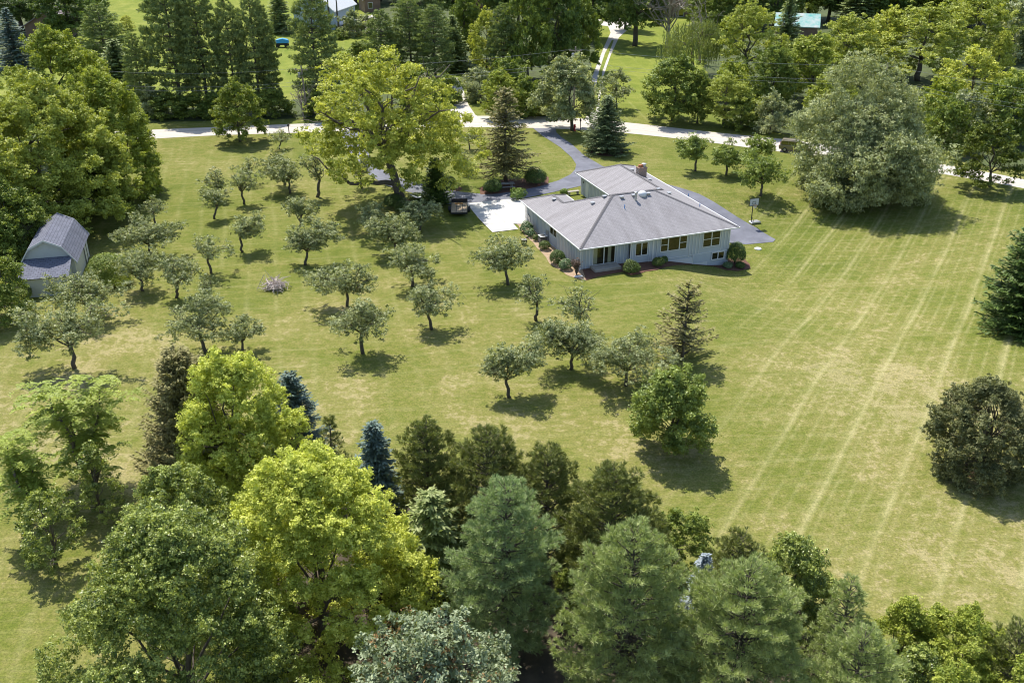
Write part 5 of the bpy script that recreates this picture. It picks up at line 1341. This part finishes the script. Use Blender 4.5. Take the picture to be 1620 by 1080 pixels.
for a in (('maple',(735,100),706,764,-12,'dark leafy tree right of the plum behind the side drive',GM),
  ('plum',(742,62),722,764,-10,'dark red plum tree deep in the woods above the side drive',None),
  ('maple',(838,128),800,872,-28,'dark maple left in the clump above the roadside bushes',GM),
  ('oak',(880,120),838,924,-60,'tallest dark maple in the middle of the clump left of the gravel drive',GM),
  ('maple',(918,112),890,950,0,'maple at the edge of the gravel drive, right side of the clump',GM),
  ('greyshrub',(885,110),862,912,34,'paler bluish young tree in front of the dark clump',None),
  ('lime',(790,186),758,826,112,'bright bushy tree over the road right of the side drive',None),
  ('shrub',(833,184),806,862,128,'rounded shrub mass right behind the tall island spruce',None),
  ('limeshrub',(862,184),840,890,146,'yellow flecked shrub left behind the round roadside tree',None),
  ('greyshrub',(757,160),735,782,108,'bluish shrub beside the top of the side drive',None),
  ('shrub',(800,150),772,834,92,'shrub on the brown bank above the bright bushy tree',None),
  ('shrub',(690,188),660,714,128,'shrub behind the right side of the yellow maple at the road',None),
  ('oak',(950,62),898,978,-70,'dark oak standing left of the gravel drive',GM),
  ('oak',(1018,73),958,1062,-95,'dark oak right of the gravel drive shading the lawn',GM),
  ('oak',(992,47),966,1018,-50,'dark oak with a low crown at the top of the gravel drive',GM),
  ('oak',(985,18),940,1030,-110,'rear oak beyond the top of the gravel drive',GM),
  ('oak',(1080,14),1040,1110,-60,'oak beside the mauve roofed house behind the dead tree',GM),
  ('maple',(1128,60),1098,1168,-30,'dark maple rising behind the weeping willow',GM)):
    far(*a)
x, y, z, h, rad, off = solve((1053,82), 985, 1120, -45, .3)
plant('dead_tree', deadtree(81, h, rad, 30, 1.25), (x, y, z), 0, 'dead tree with thick bare pale limbs above the far lawn', 'dead tree')
x, y, z, h, rad, off = solve((1098,120), 1046, 1152, 24, .3)
plant('willow_tree', weeping(82, h, rad*1.02), (x+off, y, z), 0, 'yellow green weeping willow with hanging strands beside the far lawn', 'willow')
x, y, z, h, rad, off = solve((1112,100), 1075, 1150, -5, .3)
plant('dead_tree', deadtree(83, h, rad, 16), (x+off, y, z), 0, 'bare limbs poking through the top of the weeping willow', 'dead tree')
x, y, z, h, rad, off = solve((486,190), 455, 502, 132, .3)
plant('dead_tree', deadtree(84, h, rad, 16), (x+off, y, z), 0, 'small leafless grey tree at the foot of the left utility pole', 'dead tree')
GR_ = 'trees along the right side of the road'
for a in (('maple',(1085,192),1024,1112,92,'dense round maple at the right edge of the far striped lawn',GR_),
  ('maple',(1104,195),1086,1128,116,'slim maple tucked right beside the dense round one',GR_),
  ('locust',(1143,201),1112,1188,118,'feathery locust with thin trunk just behind the road',GR_),
  ('locust',(1180,135),1138,1234,6,'tall feathery locust with a rounded top right of the weeping willow',GR_),
  ('limeshrub',(1160,160),1128,1192,100,'yellow flecked bush below the tall feathery locust',GR_),
  ('shrub',(1172,202),1148,1200,152,'dark undergrowth right of the thin locust trunk',GR_),
  ('greyshrub',(1221,212),1196,1248,148,'small blue green tree left of the silver willow near the road',GR_),
  ('maple',(1225,172),1190,1262,76,'mid green tree between tall locust and silver willow',GR_),
  ('lime',(1290,160),1238,1338,55,'leafy light green tree above the left of the silver willow',GR_),
  ('conifer',(1246,95),1222,1274,-12,'dark conifer left of the teal and white roof',GR_),
  ('locust',(1340,130),1290,1400,26,'spreading locust just right of the teal and white roof',GR_),
  ('yellow',(1408,120),1362,1446,14,'bright yellow crowned tree behind the silver willow',GR_),
  ('locust',(1474,128),1398,1532,12,'big rounded locust with visible trunk above the silver willow',GR_),
  ('lime',(1420,40),1352,1490,-62,'dark green spreading tree highest above the silver willow',GR_),
  ('locust',(1560,112),1488,1606,-16,'locust left of the pale field at the far right',GR_),
  ('yellow',(1585,128),1562,1606,50,'narrow yellow tree beside the pale field at the far right',GR_),
  ('yellow',(1537,190),1490,1590,80,'loose yellow green tree with slanting stems right of the silver willow',GR_),
  ('limeshrub',(1500,205),1456,1540,128,'yellow green undergrowth right of the silver willow top',GR_),
  ('shrub',(1500,238),1464,1540,158,'dark hanging shrub mass against the road right of the willow',GR_),
  ('greyshrub',(1528,222),1494,1566,146,'grey green shrub mass behind the right linden',GR_),
  ('shrub',(1592,226),1552,1636,128,'shrub thicket behind the right linden',GR_),
  ('limeshrub',(1600,180),1560,1650,118,'lighter thicket at the right edge above the linden',GR_),
  ('greyshrub',(1605,95),1566,1650,0,'tall greyish tree in the upper right corner',GR_),
  ('lime',(1320,190),1280,1360,110,'green tree hidden behind the silver willow',GR_),
  ('oak',(1300,30),1238,1340,-90,'dark oak behind the teal and white roof',GR_),
  ('maple',(1335,90),1310,1370,40,'small dark tree right under the teal roof',GR_),
  ('maple',(1268,108),1240,1300,62,'dark tree below the teal and white roof',GR_)):
    far(*a)
# left edge mass of feathery walnuts and locusts
GL = 'yellow green trees along the left edge'
for (k_, b, l, r, top, lab, kw) in (
  ('locust',(62,352),-65,186,118,'largest spreading feathery tree on the left edge',dict(ncl=260,rcl=.14,leaf=.27,flat=.5,cb=.04,amp=.3,dens=1.1,low=1.)),
  ('lime',(176,302),96,236,104,'bright green tree at the right front of the left mass',dict(ncl=140,rcl=.17,leaf=.28,cb=.02,amp=.35,dens=1.1,low=1.)),
  ('lime',(92,240),14,165,40,'yellow crowned tree at the back of the left mass',dict(ncl=130,rcl=.17,leaf=.3,cb=.06,amp=.35,dens=1.1,low=1.)),
  ('locust',(-40,400),-130,46,180,'feathery tree half out of frame at the left',dict(ncl=80,rcl=.18,leaf=.28,flat=.5,cb=.15,amp=.3,dens=.9)),
  ('maple',(12,418),-60,70,282,'dark green tree leaning over the shed from the left',dict(ncl=80,rcl=.19,leaf=.22,cb=.12,amp=.3,dens=.9)),
  ('maple',(128,335),66,192,252,'shady understorey tree above and right of the shed',dict(ncl=60,rcl=.22,leaf=.28,cb=.05,low=1.,amp=.3,dens=.8)),
  ('maple',(202,246),176,232,168,'dark lower skirt tree at the road end of the left mass',dict(ncl=40,rcl=.25,leaf=.3,cb=.04,low=1.,amp=.3,dens=.8)),
  ('maple',(-8,505),-60,32,385,'leafy bush left of the shed lean-to',dict(ncl=50,rcl=.24,leaf=.2,cb=.03,low=1.,amp=.3,dens=.8)),
  ('yellow',(2,470),-10,32,418,'bright yellow sprig at the left frame edge beside the shed',dict(ncl=16,rcl=.25,leaf=.2,cb=.3,amp=.4,dens=.5))):
    put(broad, b, l, r, top, lab, 'tree' if 'bush' not in lab else 'shrub', {'locust': 'locust_tree', 'lime': 'leafy_tree', 'maple': 'maple_tree', 'yellow': 'sapling'}[k_], GL, mat=k_ if k_ != 'yellow' else 'yellow', bark='barkd', **kw)
# back woods, one tree each
rnd = random.Random(5)
GB = 'woods along the top edge'
kinds = ['oak', 'maple', 'oak', 'conifer', 'maple', 'locust', 'oak', 'lime']
ordw = ['first','second','third','fourth','fifth','sixth','seventh','eighth','ninth','tenth','eleventh','twelfth','thirteenth','fourteenth','fifteenth','sixteenth','seventeenth','eighteenth','nineteenth','twentieth','twenty-first','twenty-second','twenty-third','twenty-fourth','twenty-fifth']
row1 = [1120,1160,1195,1232,1272,1318,1362,1410,1455,1500,1545,1590,1635]
for i, x0 in enumerate(row1):
    k_ = kinds[(i*3+1) % 8]; w_ = rnd.uniform(62, 86)
    far(k_, (x0, rnd.uniform(34, 46)), x0-w_/2, x0+w_/2, rnd.uniform(-62, -30), '%s at the top edge, %s from left right of the mauve house' % (NM[k_][1], ordw[i]), GB)
row2 = [560,600,640,680,715,750,785,820,860,900,940]
for i, x0 in enumerate(row2):
    k_ = kinds[(i*5+2) % 8]; w_ = rnd.uniform(54, 74)
    far(k_, (x0, rnd.uniform(14, 40) if x0 > 690 else rnd.uniform(2, 8)), x0-w_/2, x0+w_/2, rnd.uniform(-80, -50), '%s at the top edge, %s from left between barn and gravel drive' % (NM[k_][1], ordw[i]), GB)
row3 = [-20,60,110,250,300,352,404,470,515,560]
for i, x0 in enumerate(row3):
    k_ = kinds[(i*3+2) % 8]; w_ = rnd.uniform(50, 66)
    far(k_, (x0, -14 if x0 > 200 else 12), x0-w_/2, x0+w_/2, rnd.uniform(-110, -85), '%s at the top edge, %s from left in the farthest wood' % (NM[k_][1], ordw[i]), GB)
# the wood beyond, one mass
vs_ = []
tt = Tree(900); rg = tt.rg
for k in range(900):
    xx = rg.uniform(-420, 420); yy = rg.uniform(345, 470); c = np.array([xx, yy, rg.uniform(3, 17)])
    tt.cluster(c, rg.uniform(3, 5.5), 70, 1.5, 1.0, .5, .8, .2)
for k in range(900):
    yy = rg.uniform(120, 345); sd_ = -1 if k % 2 else 1; xx = sd_*(yy*.66+rg.uniform(6, 150)); tall = 6+8*abs(math.sin(xx*.11)*math.cos(yy*.09))
    tt.cluster(np.array([xx, yy, rg.uniform(1.5, tall)]), rg.uniform(2.5, 4.2), 90, 1.0, .7, .5, .8, .2)
me = mesh_np('distant_wood', np.concatenate(tt.V), 4, np.concatenate(tt.t), M['dark'])
tag(link('distant_wood', me, None), 'far wood beyond the last lawns reading as one dark mass', 'wood', kind='stuff')
# small things on the far lawns
G5 = 'small trees and shrubs on the lawn before the far barn'
for a in (('greyshrub',(555,58),538,574,18,'small rounded tree in front of the two cars',G5),('greyshrub',(575,54),562,596,24,'small tree right of the one before the cars',G5),
          ('shrub',(536,62),524,548,48,'low shrub on the lawn below the white truck',G5),('greyshrub',(452,55),444,462,44,'small round shrub just above the blue cart',G5),
          ('shrub',(570,95),552,594,66,'loose shrub on the lawn above the yellow maple top',G5)): far(*a)
x, y, z = at(522, 47)
for (bx, by, lab) in ((522,47,'bare tall trunk left of the box truck cab'),(536,49,'bare tall trunk right of the box truck cab')):
    x, y, z = at(bx, by); h = height_at(x, y, 0, -40)
    plant('pine_tree', pine(bx, h, 2.6, 'farpine', .8, .6, .6, 'oval', 'barkd', 5, 1.2, .2, .2, .3, 5, .3), (x, y, z), 0, lab, 'pine', GP)

# ------------------------------------------------------------------ bushes by the house and drive
GH = 'bushes planted round the house'
def bsh(b, l, r, top, lab, mat, leaf=.12, bumps=.12, group=GH, cat='bush', name='bush', tj=.2, dens=1., ry=1.):
    x, y, z, h, rad, off = solve(b, l, r, top, 0.)
    plant(name, bush(int(l*3+top), max(h*.9, .3), rad*.93, mat, leaf, dens, bumps, ry, tj=tj), (x+off, y+rad*.5, z), 0, lab, cat, group, 'stems', 'leaves')
bsh((833,369),822,844,352,'leafy hydrangea at the patio end of the left wall','hyd',.18,.3)
bsh((840,376),832,848,364,'second leafy hydrangea along the left wall','hyd',.18,.3)
bsh((848,382),843,854,371,'small yellow green bush between hydrangea and air conditioner','box',.12,.2)
bsh((862,396),852,871,381,'clipped boxwood just in front of the air conditioner','box',.10,.2)
bsh((883,420),869,896,397,'big rounded dark clipped bush midway along the left wall','yewd',.10,.06)
bsh((894,428),883,905,411,'pale frosted hydrangea between dark clipped bush and corner','hyd',.16,.2)
x, y, z, h, rad, off = solve((912,436), 904, 920, 408, 0.)
t = Tree(310); rg = t.rg
for k in range(34): a = rg.uniform(0, 6.28); q_ = Vector((math.cos(a)*rad*rg.uniform(.3, 1), math.sin(a)*rad, h*rg.uniform(.6, 1))); t.limb((0,0,0), q_, .03, .01, .04, 4, 4, .05); t.cluster(q_*.85, .28, 36, .1, .06, .2, 1., .25)
plant('barberry_bush', t.meshes(M['redtwig'], M['barkd']), (x, y+.2, z), 0, 'twiggy reddish bush at the front corner of the house', 'bush', GH, 'stems', 'leaves')
bsh((999,434),985,1014,414,'mounded bush with yellow highlights right of the front step','box',.11,.15,tj=.3)
bsh((1041,423),1031,1051,408,'green rounded bush under the middle of the front wall','box',.11,.18)
bsh((1051,417),1045,1058,405,'smaller darker bush tucked behind the middle front bush','yewd',.11,.2)
bsh((1151,425),1144,1159,415,'small grey green ball bush at the right front corner','hyd',.09,.12)
bsh((1172,425),1164,1180,415,'small dark bush right of the big ball bush foot','yewd',.09,.15)
bsh((1167,421),1149,1183,383,'large ball shaped bush at the right house corner','yewd',.12,.05,tj=.28)
GI = 'bushes around the driveway island'
bsh((778,307),762,796,286,'low spreading juniper left of the picnic table','yewd',.16,.35,GI,'juniper','juniper_bush',.3)
bsh((848,294),829,866,268,'round yew right of the picnic table','yewd',.14,.2,GI,'yew','yew_bush',.26)
bsh((712,299),702,721,278,'round bush behind the dark arborvitae','yewd',.14,.2,GI)
bsh((622,330),605,640,308,'dark smooth mound bush left of the maple trunk','yewd',.12,.05,GI)
bsh((636,336),622,650,320,'lighter green bush at the foot of the maple trunk','box',.13,.25,GI)
bsh((658,320),645,673,308,'low green plants behind the hammock','box',.14,.3,GI,'plants','plant_clump')
bsh((818,318),808,831,300,'clump of bright perennials at the patio corner','flow',.18,.45,GI,'plants','perennial_clump')
bsh((893,306),886,900,300,'small green shrub in the entry court behind the roof notch','flow',.14,.3,GI)
bsh((150,452),128,190,400,'tall weedy bushes along the right shed wall','maple',.16,.4,'bushes beside the shed','shrub','shrub',.25,.8)
bsh((178,455),150,202,428,'lower bright bush in front of the weedy ones by the shed','lime',.16,.4,'bushes beside the shed','shrub','shrub',.25,.8)
bsh((35,478),22,46,455,'small dark plant at the left foot of the lean-to','maple',.13,.3,'bushes beside the shed','shrub','shrub')
# brush pile
x, y, z = at(433, 462); t = Tree(320); rg = t.rg
for k in range(170):
    a = rg.uniform(0, 6.28); c = Vector((rg.normal()*.5, rg.normal()*.45, abs(rg.normal())*.42+.1)); d = Vector((math.cos(a), math.sin(a), rg.normal()*.6))*rg.uniform(.3, .75)
    t.mb.tube([tuple(c-d), tuple(c+Vector((0,0,.08))), tuple(c+d)], [.03,.035,.015], 4)
me, _ = (lambda mb: (bpy.data.meshes.new('twigs'), 0))(t.mb); me.from_pydata(t.mb.v, [], t.mb.f)
o = link('brush_pile', me, plain('sun_bleached_twigs', (.62, .54, .5), (.42, .35, .32), .9, 3)); o.location = (x, y+.8, z); tag(o, 'pile of pale dead twigs on the lawn left of centre', 'brush pile')
# picket stones by the drive court
x, y, z = at(907, 308); 
p = empty('garden_bench', (x, y, .05), HA, 'pale bench in the entry court behind the roof', 'bench')
m = MB(); m.box(-.8,.8,-.25,.25,.4,.46); m.build('seat', M['warm_grey_conc'], p, bevel=.02)
for s_ in (-.6, .6): m = MB(); m.box(s_-.09,s_+.09,-.2,.2,0,.4); m.build('leg', M['warm_grey_conc'], p)

# ------------------------------------------------------------------ foreground belt of trees
GF = 'trees and shrubs of the foreground belt'
def fg(fn, b, l, r, top, lab, cat, name, **kw): return put(fn, b, l, r, top, lab, cat, name, GF, **kw)
fg(broad, (None,800), 272, 456, 552, 'rear yellow maple at the left of the belt', 'maple tree', 'maple_tree', mat='yellow', cb=.02, ncl=190, rcl=.16, leaf=.13, dens=.85, amp=.3, low=1.0)
fg(broad, (None,800), 408, 512, 640, 'small yellow green maple filling between yellow maple and blue spruce', 'maple tree', 'maple_tree', mat='yellow', cb=.1, ncl=60, rcl=.2, leaf=.15, dens=.7, amp=.3, low=.85)
fg(broad, (None,1010), 345, 634, 706, 'biggest golden yellow maple in the middle left of the belt', 'maple tree', 'maple_tree', mat='yellow', cb=.02, ncl=300, rcl=.13, leaf=.125, dens=.85, amp=.28, low=1.0, limbs=16)
fg(spruce, (None,775), 246, 338, 556, 'dark brownish yew like conifer behind the rear yellow maple', 'conifer', 'conifer_tree', mat='sprucedry', dens=1.3, lf=.26, cb=.0, droop=-.2, step=.24, power=.62, nb0=12, lift=.3, rk=1.45)
fg(spruce, (None,742), 420, 506, 590, 'silvery blue spruce top showing right of the rear yellow maple', 'spruce', 'blue_spruce', mat='blue', dens=1.2, lf=.3, cb=.02, droop=.15, step=.3, power=.62, nb0=10, rk=1.1)
fg(spruce, (None,868), 556, 634, 668, 'dark blue spruce with pointed top right of the golden maple', 'spruce', 'blue_spruce', mat='blue', dens=1.2, lf=.3, cb=.02, droop=.2, step=.3, power=.62, nb0=10, rk=1.1)
fg(pine, (None,800), 490, 560, 658, 'thin scraggly pine behind the top of the golden maple', 'pine', 'pine_tree', mat='apine', tuft=.3, dens=.6, shape='cone', gap=.25)
fg(pine, (None,865), 626, 724, 664, 'dark upright pine at the left of the dark pine group', 'pine', 'pine_tree', mat='apine', tuft=.34, dens=1.0, cb=.03, up=.55, rk=1.22)
fg(pine, (None,880), 712, 832, 682, 'broad dark pine second in the dark pine group', 'pine', 'pine_tree', mat='apine', tuft=.34, dens=1.0, cb=.03, up=.5, rk=1.22)
fg(pine, (None,900), 812, 918, 708, 'dark pine third in the group with yellow vine leaves', 'pine', 'pine_tree', mat='apine', tuft=.34, dens=1.0, cb=.03, up=.5, rk=1.22)
fg(pine, (None,965), 896, 1040, 745, 'broad dark pine rightmost of the dark pine group', 'pine', 'pine_tree', mat='apine', tuft=.34, dens=1.05, cb=.03, up=.5, rk=1.22)
fg(spruce, (None,925), 622, 744, 778, 'low green conifer with drooping sprays under the dark pines', 'conifer', 'conifer_tree', mat='wpine', dens=1.1, lf=.34, cb=.05, droop=.3, step=.36, power=.55, gap=.05)
fg(pine, (None,1025), 712, 888, 762, 'tall white pine with a blue green top in the centre of the belt', 'pine', 'pine_tree', mat='bpine', tuft=.3, dens=1.15, cb=.04, up=.35, shape='oval')
fg(pine, (None,1130), 890, 1104, 836, 'large pale white pine right of centre at the bottom', 'pine', 'pine_tree', mat='wpine', tuft=.3, dens=1.15, cb=.05, up=.45)
fg(pine, (None,1150), 1056, 1290, 902, 'large white pine at the bottom, right of the tiny blue spruce', 'pine', 'pine_tree', mat='wpine', tuft=.3, dens=1.15, cb=.05, up=.45)
fg(spruce, (None,985), 1092, 1134, 876, 'tiny bright silver blue spruce between the two white pines', 'spruce', 'blue_spruce', mat='silverblue', dens=1.3, lf=.26, cb=.02, droop=.1, step=.22, power=.8, rk=1.3)
fg(pine, (None,985), 1118, 1216, 844, 'olive pine behind the tiny blue spruce', 'pine', 'pine_tree', mat='apine', tuft=.3, dens=.9, cb=.05, up=.5)
fg(broad, (None,915), 1016, 1124, 806, 'dark leafy shrub with vines between dark pines and the lawn', 'shrub', 'shrub', mat='maple', cb=.02, ncl=60, rcl=.22, leaf=.14, dens=.7, amp=.35, low=1.)
fg(broad, (None,985), 1190, 1330, 850, 'twiggy olive shrub with upright shoots at the lawn edge', 'shrub', 'shrub', mat='birch', cb=.02, ncl=110, rcl=.17, leaf=.12, dens=.95, amp=.3, low=1., tj=.3)
fg(pine, (None,1075), 1276, 1398, 912, 'young white pine with a bare leader at the lawn edge', 'pine', 'pine_tree', mat='wpine', tuft=.28, dens=.85, cb=.03, up=.35, shape='cone')
fg(pine, (None,1200), 1270, 1440, 1000, 'white pine at the bottom edge right of centre', 'pine', 'pine_tree', mat='wpine', tuft=.28, dens=1.1, cb=.03, up=.4)
fg(broad, (None,1085), 1372, 1492, 948, 'bright yellow green shrub at the lower right lawn edge', 'shrub', 'shrub', mat='lime', cb=.02, ncl=110, rcl=.18, leaf=.12, dens=.9, amp=.5, low=1.)
fg(broad, (None,1110), 1450, 1590, 968, 'yellow leaved shrub second from the right corner', 'shrub', 'shrub', mat='lime', cb=.02, ncl=110, rcl=.18, leaf=.12, dens=.9, amp=.5, low=1.)
fg(broad, (None,1150), 1400, 1500, 1020, 'green undergrowth at the bottom between pine and yellow leaved shrubs', 'shrub', 'shrub', mat='birch', cb=.02, ncl=100, rcl=.2, leaf=.12, dens=.9, amp=.4, low=1.)
fg(pine, (None,1130), 1548, 1660, 990, 'olive pine in the bottom right corner', 'pine', 'pine_tree', mat='apine', tuft=.28, dens=.8, cb=.03, up=.5)
fg(broad, (None,1330), 508, 838, 936, 'silver green tree with rusty leaves at the bottom centre', 'tree', 'bronze_tree', hk=.84, mat='bronze', cb=.2, ncl=170, rcl=.14, leaf=.17, dens=.75, amp=.35, low=.85, tj=.2)
fg(broad, (None,1160), 98, 440, 806, 'largest glossy green tree in the lower left corner', 'tree', 'leafy_tree', mat='birch', cb=.02, ncl=330, rcl=.13, leaf=.115, dens=.72, amp=.3, low=1.0, tj=.3, limbs=14)
fg(broad, (None,930), 188, 368, 734, 'glossy green tree behind the largest one, left of the yellow maples', 'tree', 'leafy_tree', mat='birch', cb=.0, ncl=170, rcl=.16, leaf=.12, dens=.72, amp=.3, low=1.0, tj=.3)
fg(pinnate, (150,765), 84, 228, 596, 'walnut sapling with long feathered leaves at the left lawn', 'walnut tree', 'walnut_tree', n=130, fl=1.0, stems=5)
fg(pinnate, (72,835), 26, 112, 684, 'smaller walnut sapling further left', 'walnut tree', 'walnut_tree', n=80, fl=.9, stems=3)
fg(broad, (None,815), 108, 182, 700, 'leafy shrub below the walnut sapling', 'shrub', 'shrub', mat='birch', cb=.02, ncl=50, rcl=.22, leaf=.14, dens=.65, amp=.4, low=1.)
fg(broad, (None,895), 26, 112, 776, 'dark leafy shrub at the far left of the belt', 'shrub', 'shrub', mat='birch', cb=.02, ncl=50, rcl=.22, leaf=.14, dens=.65, amp=.4, low=1.)
fg(broad, (None,800), 560, 600, 690, 'bright yellow vine leaves beside the pointed blue spruce', 'shrub', 'shrub', mat='yellow', cb=.02, ncl=26, rcl=.25, leaf=.13, dens=.5, amp=.4, low=1.)
fg(broad, (None,975), 618, 704, 908, 'low yellow green seedlings on the bare ground under the belt', 'shrub', 'shrub', mat='lime', cb=.02, ncl=24, rcl=.25, leaf=.12, dens=.3, amp=.4, low=1.)
GUU = 'undergrowth in the foreground belt'
for (b_, l, r, top, lab, m_) in ((905,696,752,850,'shadowed shrub between drooping conifer and blue green pine','maple'),(980,872,930,900,'shadowed shrub between the two biggest white pines','maple'),
    (860,600,650,800,'dark shrub at the foot of the pointed blue spruce','maple'),(1120,1080,1150,1010,'low shrub between the two large white pines at the bottom','birch'),(1190,1560,1680,1040,'yellow green shrub in the very bottom right corner','lime'),
    (1100,1330,1400,1010,'shrub tucked behind the bottom edge white pine','birch'),(960,1180,1240,900,'olive shrub behind the right white pine','birch'),(1240,1440,1560,1050,'leafy shrub on the bottom edge below the yellow leaved shrubs','lime'),
    (830,436,500,740,'dark undergrowth below the silvery blue spruce','maple'),(1000,420,470,940,'dim shrub under the left side of the golden maple','maple')):
    put(broad, (None, b_), l, r, top, lab, 'shrub', 'shrub', GUU, mat=m_, cb=.0, ncl=60, rcl=.2, leaf=.13, dens=.8, amp=.4, low=1.)
print('faces', sum(len(m.polygons) for m in bpy.data.meshes))
